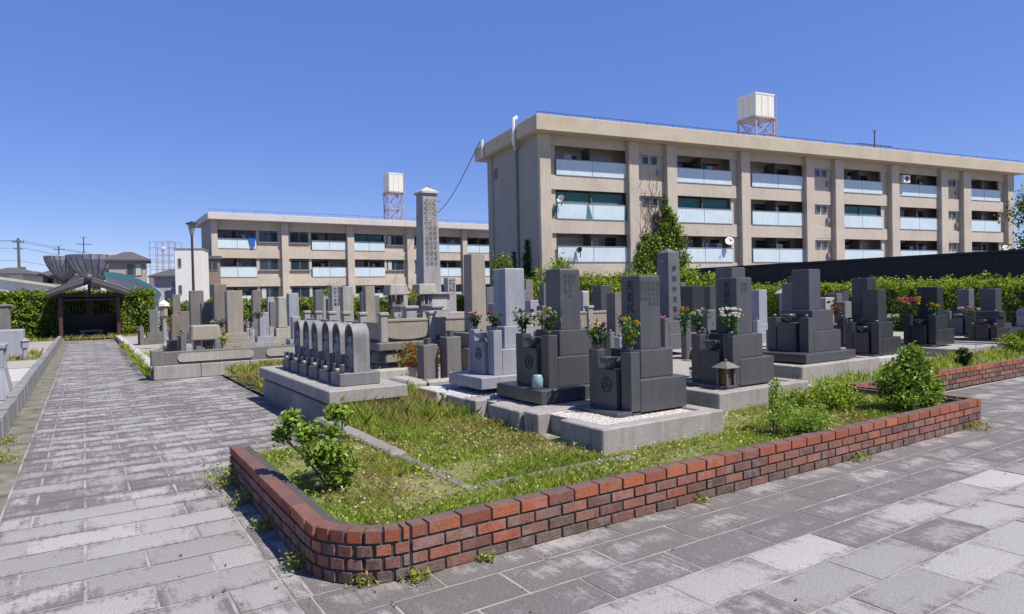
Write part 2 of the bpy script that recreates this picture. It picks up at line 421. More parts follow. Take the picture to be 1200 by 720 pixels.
# pavement: real slabs over a joint bed
bedm = MB(); bedm.box(-.86, 34, -3, 3.5, -.2, -.005); bedm.box(8.66, 34, 3.5, 5.0, -.2, -.0055); bedm.box(-.86, 2.45, 3.5, 34.6, -.2, -.006)
M['joint'] = plain('sandy_joint', (.25, .235, .21), .95, 0, .5, True, 3)
tag(bedm.build('pavement_joint_bed', M['joint']), kind='structure')
V = []; Fc = []; Cc = []; Lc = []
def slab(x0, x1, y0, y1):
    g = .006 + random.uniform(0, .005); z = random.uniform(-.001, .001); b = .003
    x0 += g; x1 -= g; y0 += g; y1 -= g
    n = len(V)
    tlt = random.uniform(-.002, .002)
    nx = max(1, int(round((x1 - x0) / .11))); ny = max(1, int(round((y1 - y0) / .11)))
    lum = random.choice([.24, .26, .28, .255, .23, .30]) * random.uniform(.92, 1.08)
    xm, ym = (x0 + x1) / 2, (y0 + y1) / 2
    al = random.choice([0, .05, .12, .2, .3]) if (xm < .9 and ym < 6.2) else (random.choice([.45, .55, .65, .8]) if xm < 2.4 and ym > 6 else random.choice([0, .05, .2, .4, .65]))
    if xm > .9 and 2.75 < ym < 3.7: al = random.uniform(.75, 1.15)
    if xm > 8.7 and ym > 3.5: al = random.uniform(.6, 1.1)
    cc = (lum * 1.1, lum * 1.03, lum * .96, al)
    for j in range(ny + 1):
        for i in range(nx + 1):
            X = x0 + (x1 - x0) * i / nx; Y = y0 + (y1 - y0) * j / ny
            edge = (i in (0, nx)) or (j in (0, ny))
            V.append((X, Y, z + tlt * (i / nx - .5) - (b if edge else 0))); Cc.append(cc)
            Lc.append((min(X - x0, x1 - X) * 3, min(Y - y0, y1 - Y) * 3, 0, 1))
    for j in range(ny):
        for i in range(nx):
            a = n + j * (nx + 1) + i; Fc.append((a, a + 1, a + nx + 2, a + nx + 1))
def region(xa, xb, ya, yb, L=.66, Hh=.33, xo=0, skip=None):
    j0 = math.floor(ya / Hh)
    y = j0 * Hh; j = j0
    while y < yb - .01:
        off = (0 if j % 2 else L / 2) + xo
        y0, y1 = max(y, ya), min(y + Hh, yb)
        if y1 - y0 > .04:
            x = math.floor((xa - off) / L) * L + off
            while x < xb:
                a, b = max(x, xa), min(x + L, xb)
                if b - a > .03 and not (skip and skip((a + b) / 2, (y0 + y1) / 2)): slab(a, b, y0, y1)
                x += L
        y += Hh; j += 1
region(-.58, .9, -.66, 6.27, xo=-.04)
region(-.58, 1.14, 15.51, 34.65, xo=-.04)
region(-.58, 2.42, 6.27, 15.51, xo=-.04)
region(.9, 1.2, 3.63, 6.27, L=.9, xo=.1)
region(.9, 26, -2.3, 3.63, xo=.0)
region(8.68, 26, 3.63, 4.95, xo=.0)
me = bpy.data.meshes.new('pavement'); me.from_pydata(V, [], Fc)
a = me.attributes.new('Col', 'FLOAT_COLOR', 'POINT'); a.data.foreach_set('color', np.array(Cc, dtype=np.float32).ravel())
a = me.attributes.new('Loc', 'FLOAT_COLOR', 'POINT'); a.data.foreach_set('color', np.array(Lc, dtype=np.float32).ravel())
me.materials.append(M['pave']); pv = bpy.data.objects.new('pavement', me); COL.objects.link(pv); tag(pv, kind='structure')
gt = MB(); gt.box(-.86, -.59, -2, 34.6, -.1, .0)
M['gutter'] = plain('mossy_gutter', (.14, .13, .095), .95, 0, .45, True, 4)
tag(gt.build('gutter_pavement', M['gutter']), kind='structure')

# planting soil, cemetery ground
def soil_sheet(name, poly_rects, mat, z, amp=.02):
    mb = MB()
    for (x0, x1, y0, y1, st) in poly_rects:
        nx = max(1, int((x1 - x0) / st)); ny = max(1, int((y1 - y0) / st)); vs = []; fs = []
        for j in range(ny + 1):
            for i in range(nx + 1):
                X = x0 + (x1 - x0) * i / nx; Y = y0 + (y1 - y0) * j / ny
                vs.append((X, Y, z + amp * (math.sin(X * 3.1 + Y * 1.7) + math.sin(X * 1.3 - Y * 4.3)) * .5 + random.uniform(-.006, .006)))
        for j in range(ny):
            for i in range(nx):
                k = j * (nx + 1) + i; fs.append((k, k + 1, k + nx + 2, k + nx + 1))
        mb._add(vs, fs)
    return tag(mb.build(name, mat), kind='structure')
soil_sheet('planting_bed_ground', [(1.12, 8.6, 4.0, 5.0, .12), (1.5, 8.6, 3.59, 4.0, .12), (1.24, 1.5, 3.74, 4.0, .12), (2.2, 8.6, 5.0, 7.7, .12), (1.12, 2.2, 5.0, 6.42, .12)], M['soil'], .2)
soil_sheet('cemetery_ground', [(3.3, 22.5, 7.7, 15.6, .4), (8.6, 30, 5.06, 7.7, .4), (1.3, 22.5, 15.62, 34.5, .5), (3.0, 3.3, 11.3, 15.6, .4)], M['gravel'], .16, .02)
soil_sheet('far_verge_ground', [(1.5, 24, 34.6, 39.5, .7), (-8, -1.05, 20, 39.5, .7)], M['soil'], .08)
soil_sheet('verge_ground', [(2.42, 3.3, 7.7, 11.3, .4), (2.46, 3.0, 11.3, 15.58, .3)], M['soil'], .03, .012)

# ------------------------------------------------------------------ brick walls
def brick_wall(name, label, path, group='red brick planter walls', thick=.10, start=0, courses=4):
    """path: list of (x,y) with arcs already sampled"""
    pts = [Vector(p) for p in path]; S = [0]
    for i in range(1, len(pts)): S.append(S[-1] + (pts[i] - pts[i - 1]).length)
    T = S[-1]
    def at(s):
        s = min(max(s, 0), T - 1e-6)
        for i in range(1, len(S)):
            if s <= S[i]:
                d = (pts[i] - pts[i - 1]).normalized(); return pts[i - 1] + d * (s - S[i - 1]), d
        return pts[-1], (pts[-1] - pts[-2]).normalized()
    root = thing(name, label, 'brick wall', (pts[0].x, pts[0].y, 0), 0, group)
    o = Vector((pts[0].x, pts[0].y, 0))
    mb = MB(); hh = .075
    # straight runs and bends, each with its own bond
    runs = []; k = 1
    while k < len(pts):
        l = (pts[k] - pts[k - 1]).length
        if l > .3 or not runs or runs[-1][2] != 'arc': runs.append([S[k - 1], S[k], 'str' if l > .3 else 'arc'])
        else: runs[-1][1] = S[k]
        k += 1
    for c in range(courses):
        for (sa, sb, kd) in runs:
            nb = max(1, round((sb - sa) / (.095 if kd == 'arc' else .215))); L = (sb - sa) / nb
            s = sa - (L / 2 if c % 2 else 0)
            while s < sb - .01:
                a, b = max(s, sa), min(s + L, sb); s += L
                if b - a < .02: continue
                q, dd = at((a + b) / 2); ang = math.atan2(dd.y, dd.x)
                if c == courses - 1: base = random.choice([(.33, .085, .032), (.28, .07, .032), (.36, .10, .04), (.22, .06, .035), (.30, .085, .04)]); al = .12 if random.random() < .75 else .8
                elif c == 0: base = random.choice([(.11, .065, .045), (.14, .08, .055), (.18, .075, .05)]); al = 1
                else: base = random.choice([(.30, .09, .045), (.22, .08, .05), (.28, .10, .055), (.16, .065, .045), (.24, .10, .065), (.12, .05, .038)]); al = random.choice([.5, .8, 1])
                k = random.uniform(.75, 1.1); mb.cur = tuple(x * k for x in base) + (al,)
                jt = random.uniform(-.003, .003)
                mb.M = Matrix.Translation((q.x - o.x, q.y - o.y, c * hh + .004)) @ Matrix.Rotation(ang + random.uniform(-.01, .01), 4, 'Z')
                l = (b - a) - .014
                mb.box(-l / 2, l / 2, -thick / 2 + jt, thick / 2 + jt, 0, hh - .014 if c < courses - 1 else hh - .004, .003)
    mb.M = None; mb.build('brickwork', M['brick'], root)
    mm = MB()
    for i in range(1, len(pts)):
        q = (pts[i] + pts[i - 1]) / 2; d = pts[i] - pts[i - 1]
        mm.M = Matrix.Translation((q.x - o.x, q.y - o.y, 0)) @ Matrix.Rotation(math.atan2(d.y, d.x), 4, 'Z')
        l = d.length + .0
        mm.box(-l / 2 - .02, l / 2 + .02, thick / 2 + .004, thick / 2 + .075, -.02, courses * hh - .022 - .0005 * (i % 3))
        mm.box(-l / 2, l / 2, -thick / 2 + .012, thick / 2 - .012, -.02, courses * hh - .013 - .0005 * (i % 2))
    mm.M = None; mm.build('mortar', M['mortar'], root)
    return root
arc = [(1.11, 6.42), (1.11, 4.0)] + [(1.53 - .42 * math.cos(t), 3.98 - .42 * math.sin(t)) for t in [PI / 2 * k / 8 for k in range(1, 8)]] + [(1.53, 3.56), (8.6, 3.585)]
brick_wall('brick_planter_wall', 'low red brick wall with a rounded corner at the end of the grassy bed', arc)
brick_wall('brick_planter_wall', 'short return of brick wall closing the far end of the front bed', [(8.62, 3.66), (8.62, 4.98)])
brick_wall('brick_planter_wall', 'low brick wall in the distance in front of the flower-decked dark graves', [(8.7, 5.12), (26.0, 4.9)])

# ------------------------------------------------------------------ text
_tc = {}
def txt(s, size, mat, parent, loc, face='-Y', name='inscription', vertical=True, spacing=1.05, cols=None):
    """vertical writing; cols = list of strings, each a column read from the top, first column at the viewer's right"""
    key = (s if cols is None else tuple(cols), size, spacing, mat.name)
    if key not in _tc:
        mb_v = []; mb_f = []
        cl = [s] if cols is None else cols
        for ci, cs in enumerate(cl):
            for ri, ch in enumerate(cs):
                if ch == ' ': continue
                cu = bpy.data.curves.new('t', 'FONT'); cu.body = ch; cu.size = size; cu.align_x = 'CENTER'; cu.offset = size * .012; cu.resolution_u = 2
                ob = bpy.data.objects.new('t', cu); COL.objects.link(ob)
                dg = bpy.context.evaluated_depsgraph_get(); m2 = bpy.data.meshes.new_from_object(ob.evaluated_get(dg))
                n = len(mb_v)
                for v in m2.vertices: mb_v.append((v.co.x - (ci - (len(cl) - 1) / 2) * size * 1.15, v.co.y - (ri + .85) * size * spacing, 0))
                for p in m2.polygons: mb_f.append(tuple(i + n for i in p.vertices))
                bpy.data.objects.remove(ob); bpy.data.curves.remove(cu); bpy.data.meshes.remove(m2)
        me = bpy.data.meshes.new(name); me.from_pydata(mb_v, [], mb_f); me.materials.append(mat); _tc[key] = me
    o = bpy.data.objects.new(name, _tc[key]); COL.objects.link(o); o.parent = parent; o.location = loc
    if face == '-Y': o.rotation_euler = (PI / 2, 0, 0)
    else: o.rotation_euler = (PI / 2, 0, -PI / 2)
    return o

# ------------------------------------------------------------------ graves
def crest(parent, x, y, z, r, mat):
    mb = MB(); n = 20
    for i in range(n):
        a0, a1 = 2 * PI * i / n, 2 * PI * (i + 1) / n
        mb.tube((0, r * math.cos(a0), r * math.sin(a0)), (0, r * math.cos(a1), r * math.sin(a1)), r * .09, n=5)
    for k in range(3):
        a = PI / 2 + k * 2 * PI / 3
        cy, cz = .45 * r * math.cos(a), .45 * r * math.sin(a)
        for i in range(10):
            a0, a1 = 2 * PI * i / 10, 2 * PI * (i + 1) / 10
            mb.tube((0, cy + .33 * r * math.cos(a0), cz + .33 * r * math.sin(a0)), (0, cy + .33 * r * math.cos(a1), cz + .33 * r * math.sin(a1)), r * .07, n=4)
    return mb.build('family_crest', mat, parent, (x, y, z))
def grave(label, cx, cy, zb, zt, mat='dark', s=.29, d=None, k=1.0, shiba=None, vases=True, box=True, top='flat', text=None, side=None,
          tiers=((.33, .33), (.235, .29)), vh=.62, name='gravestone', group='family gravestones', lean=0, slab=True, tmat=None, boxw=.15, cr=False, textm=None, rz=0):
    """front looks along -x; cx,cy: centre of the shaft; zb: top of the kerb; zt: top of the shaft"""
    d = d or s; mt = M[mat]; z = 0
    root = thing(name, label, 'gravestone', (cx, cy, zb), rz, group)
    if shiba:
        hx0, hx1, hy, h = shiba; b = MB(); b.box(-hx0, hx1, -hy, hy, 0, h, .008); b.build('plinth', mt, root); z = h
    z0 = z
    for i, (hw, h) in enumerate(tiers):
        hw *= k; h *= k
        b = MB(); b.box(-hw, hw, -hw, hw, z + .0005, z + h, .007); b.build(('lower_base', 'upper_base', 'cap_base')[i], mt, root)
        z += h
    H = zt - zb
    tm = M[tmat] if tmat else mt
    b = MB()
    if top == 'cone':
        b.hexa((-d / 2, d / 2, -s / 2, s / 2), (-d / 2 * .9, d / 2 * .9, -s / 2 * .9, s / 2 * .9), z, H - s * .28, .006)
        b.hexa((-d / 2 * .9, d / 2 * .9, -s / 2 * .9, s / 2 * .9), (-.004, .004, -.004, .004), H - s * .28 + .0005, H)
    elif top == 'round':
        ys = [(-s / 2, z), (s / 2, z)] + [(s / 2 * math.cos(a), H - s * .22 + s * .22 * math.sin(a)) for a in [PI * q / 10 for q in range(11)]]
        b.prismx(ys, -d / 2, d / 2)
    elif top == 'broad':   # natural, irregular stone
        b.hexa((-d / 2, d / 2, -s / 2, s / 2), (-d / 2 * .8, d / 2 * .85, -s / 2 * .82, s / 2 * .9), z, H, .03)
    else:
        b.hexa((-d / 2, d / 2, -s / 2, s / 2), (-d / 2 * .985, d / 2 * .985, -s / 2 * .985, s / 2 * .985), z, H - .012, .004)
        b.hexa((-d / 2 * .985, d / 2 * .985, -s / 2 * .985, s / 2 * .985), (-d / 2 * .9, d / 2 * .9, -s / 2 * .9, s / 2 * .9), H - .0118, H + .004)
    b.build('shaft', tm, root)
    hw = tiers[0][0] * k
    if vases:
        vw = .075 * k; vd = .13 * k
        for sg in (-1, 1):
            yc = sg * (hw - vw)
            b = MB(); b.box(-hw - vd, -hw - .0015, yc - vw, yc + vw, z0 + .0005, z0 + vh * k, .006)
            vs = b.build('flower_stand', mt, root)
            v2 = MB(); v2.lathe([(.028, 0), (.03, .02), (.036, .05), (.03, .05)], 8, (-hw - vd / 2, yc, z0 + vh * k)); v2.build('vase', M['steel'], vs, smooth=True)
    if box:
        bw = boxw * k; b = MB(); b.box(-hw - .17 * k, -hw - .04 * k, -bw, bw, z0 + .0005, z0 + .43 * k, .006); bo = b.build('incense_box', mt, root)
        if cr: crest(root, -hw - .17 * k - .001, 0, z0 + .27 * k, .075 * k, M['inc2'])
        b = MB(); b.lathe([(.05 * k, 0), (.04 * k, .03), (.1 * k, .07 * k), (.11 * k, .12 * k), (.09 * k, .12 * k)], 12, (-hw - .11 * k, 0, z0 + .431 * k)); b.build('incense_bowl', mt, root, smooth=True)
        if slab:
            b = MB(); b.box(-hw - .32 * k, -hw - .0, -hw, hw, -.02, .025, .005); b.build('front_slab', mt, root)
    L = H - z
    if text: txt(text, min(s * .5, L / len(text) / 1.12), M[textm] if textm else M['inc2'], root, (-d / 2 - .003, 0, H - .04), '-X', spacing=max(1.05, (L - .08) / len(text) / (min(s * .5, L / len(text) / 1.12))))
    if side: txt(None, side[0], M['inc'], root, (0, -s / 2 - .003, H - .05), '-Y', cols=side[1])
    return root
def kerb_plot(label, x0, x1, y0, y1, zt, zb=.0, w=.16, gap=None, mat='kerb', sill=.12, fill=True):
    root = thing('grave_kerb', label, 'kerb', (x0, y0, zb), 0, 'granite kerbs round the grave plots')
    X, Y, H = x1 - x0, y1 - y0, zt - zb
    b = MB(); b.box(0, X, 0, w, 0, H, .012); b.build('side_kerb', M[mat], root)
    b = MB(); b.box(0, X, Y - w, Y, 0, H, .012); b.build('side_kerb', M[mat], root)
    b = MB(); b.box(X - w, X, w, Y - w, 0, H, .01); b.build('back_kerb', M[mat], root)
    b = MB()
    if gap:
        g0, g1 = gap
        b.box(0, w, w, g0, 0, H, .01); b.box(0, w, g1, Y - w, 0, H, .01); b.box(-.05, w, g0, g1, 0, sill, .01)
    else: b.box(0, w, w, Y - w, 0, H, .01)
    b.build('front_kerb', M[mat], root)
    if fill: b = MB(); b.box(w, X - w, w, Y - w, 0, H - .02); b.build('plot_fill', M['gravel'], root)
    return root

def bouquet(label, x, y, z, cols, h=.3, leaf=(.05, .1, .02), r=.1, nb=9, cat='flowers', lean=0):
    h *= .72; cols = [tuple(v * .75 for v in c) for c in cols]
    root = thing('flower_bunch', label, cat, (x, y, z), random.uniform(0, 6), 'cut flowers standing on the graves')
    st = MB(); P = []; 
    for i in range(nb + 4):
        a = random.uniform(0, 2 * PI); q = r * math.sqrt(random.random()); hh = h * random.uniform(.65, 1)
        p = (q * math.cos(a), q * math.sin(a), hh); st.cur = leaf; st.tube((0, 0, 0), p, .003, n=4)
        if i < nb: P.append(p)
    st.build('stem', M['petal'], root)
    n = 240; c = RNG.normal(size=(n, 3)) * [r * .5, r * .5, h * .22] + [0, 0, h * .42]
    c[:, :2] *= np.clip(.35 + 1.1 * c[:, 2:3] / h, .3, 1.4)
    leaves('foliage', c, .04, [leaf, tuple(v * 1.5 for v in leaf)], M['leaf'], root, up=.2)
    pb = MB()
    for p in P:
        col = random.choice(cols); m = random.uniform(.02, .036) * (1 if x < 9 else 1.4)
        for k in range(16):
            a = random.uniform(0, 2 * PI); e = random.uniform(-.3, 1)
            dv = Vector((math.cos(a) * math.cos(e), math.sin(a) * math.cos(e), math.sin(e))); kk = random.uniform(.8, 1.15)
            pb.cur = tuple(min(1, v * kk) for v in col)
            ax = dv.orthogonal().normalized() * m * .5; q = Vector(p) + dv * m; b2 = dv.cross(ax)
            pb._add([tuple(Vector(p)), tuple(Vector(p) + dv * m * .6 + ax), tuple(q), tuple(Vector(p) + dv * m * .6 - ax)], [(0, 1, 2, 3)])
        pb.blob(p, m * .5, 6, 4)
    pb.build('blossom', M['petal'], root)
    return root

# ================================================================== foreground graves
MAIN = '先祖代々之墓'
g1 = grave('nearest dark granite gravestone with a round crest on its front box, lettering on two sides', 4.885, 5.15, .42, 1.77, 'dark', .285, k=.97, text=MAIN, side=(.05, ['昭和四十年', '平成十二年', '昭和六十年', '大正八年', '昭和三年']), cr=True)
g2 = grave('charcoal gravestone on a wide dark plinth with a teal glass cup before it', 4.74, 6.3, .42, 1.89, 'dark', .29, k=1.0, shiba=(.66, .45, .46, .15), side=(.055, ['建之', '昭和五十年', '平成二年']), cr=True, slab=False, vh=.58)
g3 = grave('pale blue-grey granite gravestone with rough speckled sides beside a charcoal one', 4.88, 7.7, .42, 1.96, 'blue', .31, k=1.0, shiba=(.72, .45, .45, .15), cr=True, slab=False, vh=.58)
kerb_plot('pale kerb round the nearest dark grave with white pebbles inside', 3.74, 5.3, 4.44, 5.68, .42, .1, gap=(.62, .98))
kerb_plot('pale kerb round the charcoal grave with the glass cup', 3.70, 5.5, 5.70, 6.86, .415, .1, gap=(.6, .9))
kerb_plot('pale kerb around the pale blue-grey grave, half filled with white gravel', 3.85, 5.7, 6.9, 8.5, .36, .1, gap=(.7, 1.0), mat='kerbw')
g5 = grave('dark grave with white chrysanthemums and a bronze lantern standing at its front', 7.05, 5.7, .43, 1.76, 'dark', .30, k=1.0, text=MAIN, side=(.06, ['昭和', '平成']))
kerb_plot('kerb block of the grave with the bronze lanterns', 6.05, 7.75, 5.13, 6.4, .43, .1)
grave('broad dark gravestone rising just behind the grave with white chrysanthemums', 8.5, 6.95, .4, 1.95, 'dark', .32, k=.95, text=None)
g6 = grave('tall tapered charcoal gravestone with a wide three-step base near the bushes', 10.15, 6.75, .45, 1.92, 'dark', .32, k=1.1, shiba=(.85, .5, .55, .14), slab=False, tiers=((.34, .3), (.27, .3)), vh=.5)
kerb_plot('long kerb block under the tall tapered charcoal grave', 8.9, 11.0, 6.0, 7.5, .45, .1)
kerb_plot('low pale kerb under the pair of black stones set one behind the other', 11.2, 12.95, 6.35, 7.6, .37, .1, mat='kerbw')
g7 = grave('black gravestone whose twin rises directly behind it, on a low pale kerb', 12.4, 6.85, .37, 1.56, 'dark2', .29, k=.95)
grave('taller black gravestone just behind its shorter twin', 13.9, 7.9, .35, 1.8, 'dark2', .34, k=1.0, box=False)
g8 = grave('broad black gravestone with orange and pink flowers in front of the hedge', 15.4, 7.3, .35, 1.58, 'dark2', .42, .25, k=1.0)
kerb_plot('low kerb round the broad black grave by the hedge', 14.5, 16.2, 6.35, 7.85, .34, .1)
grave('grey gravestone, first of the pair standing together before the far hedge', 19.8, 8.5, .3, 1.5, 'mid', .30, .3, k=1.0, textm='inc')
grave('darker and broader gravestone of the pair standing together before the far hedge', 19.4, 7.75, .3, 1.5, 'dark', .36, .36, k=1.0)
grave('low blue-grey round-shouldered stone at the far end of the rows', 20.6, 7.35, .2, 1.0, 'blue', .5, .25, k=.9, top='round', box=False, vases=False)
grave('small black grave with crowded vases in front of the paired stones', 18.0, 7.2, .3, .98, 'dark2', .5, .3, k=.9, vh=.4)
kerb_plot('thin pale kerb in front of the paired stones before the far hedge', 17.2, 21.2, 6.3, 9.2, .3, .1, fill=False)
# obelisk
ob = grave('slim grey obelisk with a pointed top and seven carved characters down its side', 11.52, 11.2, .3, 2.62, 'mid', .4, k=1.15, top='cone', tiers=((.4, .3), (.3, .25)), name='obelisk', group='pointed stone pillars')
txt('南無妙法蓮華経', .15, M['inc2'], ob, (.0, -.203, 2.0), '-Y', spacing=1.6)
b = MB(); b.blob((-.203, 0, 2.02), (.012, .07, .03), 8, 4); b.blob((-.205, -.05, 2.0), (.012, .05, .02), 8, 4); b.build('carved_emblem', M['lgrey'], ob)

# second and farther rows: x, y (near corner of the shaft), top, side, material, label, extras
ROWS = [
 (2.78, 18.4, 2.05, .30, 'brown', 'tall brown weathered stone beside the tan one in the walled plot', dict(k=1.0, box=False, vases=False)),
 (2.9, 17.3, 1.86, .36, 'tan', 'tan weathered stone on a brown block base above the pill-panelled wall', dict(k=1.05, box=False, vases=False, tiers=((.36, .42), (.3, .12), (.24, .1)))),
 (3.17, 31.8, 1.95, .30, 'brown', 'narrow light-capped stone far off near the pavilion hedge', dict()),
 (3.6, 30.2, 1.58, .28, 'tan', 'short pinkish stone behind the low square altar block', dict()),
 (2.45, 20.2, 1.92, .34, 'grey', 'mottled grey stone with a round crest mark in the walled plot', dict(textm='inc2')),
 (2.55, 18.9, 1.58, .30, 'grey', 'short mottled stone in front of the crest-marked grey one', dict(box=False)),
 (5.65, 28.0, 2.02, .30, 'grey', 'grey stone with pale band standing before the left-hand gap of hedge', dict()),
 (6.9, 31.0, 1.76, .28, 'blue', 'slim blue-grey stone beside the cream one', dict()),
 (5.14, 21.8, 1.72, .30, 'cream', 'cream rough-topped stone between two blue-grey ones', dict(top='broad')),
 (5.7, 22.6, 1.83, .32, 'blue', 'blue-grey stone with sharp edges, nearest of the blue ones behind the statue row', dict()),
 (10.2, 35.0, 1.73, .30, 'mid', 'small grey stone in front of the hedge, farthest behind the statue row', dict(box=False)),
 (7.28, 25.0, 1.96, .30, 'mid', 'dark grey stone with blurred carving behind the statue row', dict()),
 (7.9, 26.2, 1.72, .2, 'lgrey', 'thin pale post-like stone beside the dark grey carved one', dict(box=False, vases=False)),
 (6.2, 19.6, 2.02, .31, 'lgrey', 'light grey stone with two columns of writing and a flower crest', dict(side=(.11, ['為先祖菩提', '大正十年建']))),
 (6.1, 18.3, 1.95, .30, 'cream', 'pale buff stone standing alone behind the arched statues', dict()),
 (7.2, 19.5, 1.97, .30, 'tan', 'narrow tan stone next to the pale buff one', dict(box=False)),
 (9.9, 19.3, 2.22, .30, 'lgrey', 'light grey inscribed slab right behind the tall column monument', dict(side=(.1, ['奉納先祖', '供養之碑']), box=False, vases=False)),
 (12.0, 20.4, 1.9, .42, 'mid', 'dark grey blocky stone behind the tan pillar', dict()),
 (12.6, 18.8, 2.12, .30, 'brown', 'brown stone showing between the blue-grey and charcoal graves', dict()),
 (13.9, 19.6, 1.98, .26, 'mid', 'slim grey stone just past the brown one', dict(box=False)),
 (16.5, 20.6, 1.72, .30, 'lgrey', 'rounded pale stone seen past the edge of the charcoal grave', dict(top='round')),
 (10.9, 12.9, 1.80, .34, 'dark', 'dark stone half hidden by the lighter one before the yellow-green shrubs', dict()),
 (9.6, 10.9, 1.61, .29, 'grey', 'light-topped grey stone behind the nearest dark grave', dict(textm='inc')),
 (19.6, 18.4, 1.95, .3, 'mid', 'plain grey stone tucked right behind the obelisk', dict()),
 (15.4, 14.0, 1.76, .50, 'dark2', 'wide black-fronted stone beside the obelisk', dict(d=.5)),
 (17.8, 15.4, 1.76, .3, 'dark', 'narrow dark stone behind the orange lilies', dict()),
 (15.6, 11.8, 1.60, .35, 'blue', 'pale blue-grey stone seen behind the white chrysanthemums', dict()),
 (12.1, 8.3, 1.72, .30, 'mid', 'grey stone with small yellow mark behind the tapered charcoal grave', dict()),
 (14.2, 9.6, 1.90, .34, 'dark', 'dark stone peeking over the grey one behind the tapered grave', dict(box=False)),
 (16.8, 10.6, 1.35, .42, 'cream', 'low pinkish-cream stone between the tapered grave and the black twins', dict(box=False, vases=False)),
 (8.6, 9.0, 1.25, .30, 'blue', 'low blue-grey stone between the nearest rows, mostly hidden by flowers', dict()),
 (8.0, 13.3, 1.42, .28, 'lgrey', 'small pale stone at the foot of the shrubs', dict(box=False)),
 (10.6, 15.6, 1.45, .28, 'blue', 'short blue stone in the dim middle rows', dict(box=False)),
 (4.4, 20.9, 1.25, .26, 'blue', 'short blue-grey stone at the edge of the yellow grass', dict(box=False)),
 (4.6, 17.6, 1.05, .28, 'cream', 'short pale post-like stone behind the arched statues', dict(box=False, vases=False)),
 (4.3, 25.4, 1.5, .28, 'grey', 'grey stone standing alone behind the yellow-green weeds', dict()),
 (1.9, 26.5, 1.35, .26, 'grey', 'dim grey stone next to the white-capped lantern', dict()),
 (2.7, 25.0, 1.3, .3, 'brown', 'squat brown stone at the path side of the walled plot', dict()),
 (5.1, 30.2, 1.4, .28, 'grey', 'very distant squat grey stone near the hedge', dict(box=False)),
 (9.0, 27.6, 1.5, .28, 'cream', 'distant cream stone before the apartment block', dict(box=False)),
 (13.6, 24.6, 1.7, .3, 'grey', 'distant grey stone left of the brown monument stone', dict(box=False)),
 (18.4, 23.8, 1.6, .3, 'grey', 'distant grey stone under the climbing shrubs', dict(box=False)),
 (20.2, 15.5, 1.55, .3, 'mid', 'grey stone close to the black board fence', dict(box=False)),
 (5.0, 19.5, 1.12, .24, 'blue', 'slim low blue-grey stone right behind the farthest arched statue', dict(box=False, vases=False)),
 (5.5, 24.4, 1.55, .22, 'grey', 'thin grey stone squeezed between the cream and the blue-grey ones', dict(box=False)),
 (8.7, 24.0, 1.85, .22, 'mid', 'thin dark stone between the carved grey one and the inscribed light one', dict(box=False)),
 (8.3, 21.8, 1.7, .24, 'grey', 'thin grey stone just past the narrow tan stone', dict(box=False)),
 (3.6, 24.2, 1.72, .24, 'mid', 'thin dark stone behind the tan stone of the walled plot', dict(box=False)),
 (2.1, 21.4, 1.25, .22, 'brown', 'thin low brown stone behind the altar block', dict(box=False, vases=False)),
 (3.4, 21.6, 1.45, .24, 'blue', 'thin blue-grey stone behind the block-based tan one', dict(box=False)),
 (11.2, 16.8, 1.75, .26, 'grey', 'slim grey stone between the tan pillar and the pale blue-grey grave', dict()),
 (8.4, 11.9, 1.35, .24, 'mid', 'low slim stone between the charcoal grave and the light-topped one', dict(box=False)),
 (13.2, 13.4, 1.62, .26, 'mid', 'slim stone standing behind the foot of the obelisk', dict()),
 (16.9, 13.2, 1.66, .26, 'dark', 'slim dark stone between the black-fronted one and the blue-grey one', dict()),
 (11.0, 9.6, 1.2, .26, 'mid', 'low dark grey stone behind the broad dark gravestone', dict(box=False)),
 (7.0, 22.6, 1.62, .26, 'grey', 'plain grey stone in the gap behind the narrow tan stone', dict()),
 (9.6, 22.4, 1.9, .26, 'cream', 'narrow cream stone showing left of the square-roofed lanterns', dict(box=False)),
 (4.2, 27.5, 1.78, .26, 'mid', 'narrow dark stone between the distant grey and tan ones', dict(box=False)),
 (11.8, 24.5, 1.85, .28, 'mid', 'dark stone standing behind the square-roofed lanterns', dict(box=False)),
 (14.9, 17.5, 1.8, .28, 'blue', 'pale blue-grey stone peering between charcoal grave and shrubs', dict()),
 (12.9, 15.4, 1.55, .28, 'brown', 'low brown stone in the middle rows near the obelisk', dict()),
 (18.3, 11.2, 1.45, .3, 'mid', 'grey stone near the hedge behind the black twins', dict()),
 (16.2, 9.7, 1.25, .3, 'grey', 'short weathered stone behind the orange and pink roses', dict()),
 (19.8, 11.9, 1.5, .3, 'dark', 'small dark stone before the hedge behind the pale low one', dict(box=False)),
]
for (x, y, zt, s, m, lab, ex) in ROWS:
    side = ex.pop('side', None); tm = ex.pop('textm', None)
    if 'tiers' not in ex:
        f = min(1, max(.45, (zt - .3) / 1.5)); ex['tiers'] = ((.32, .32 * f), (.23, .27 * f))
    gg = grave(lab, x + s / 2, y + s / 2, .16, zt, m, s, side=side, slab=False, **ex)

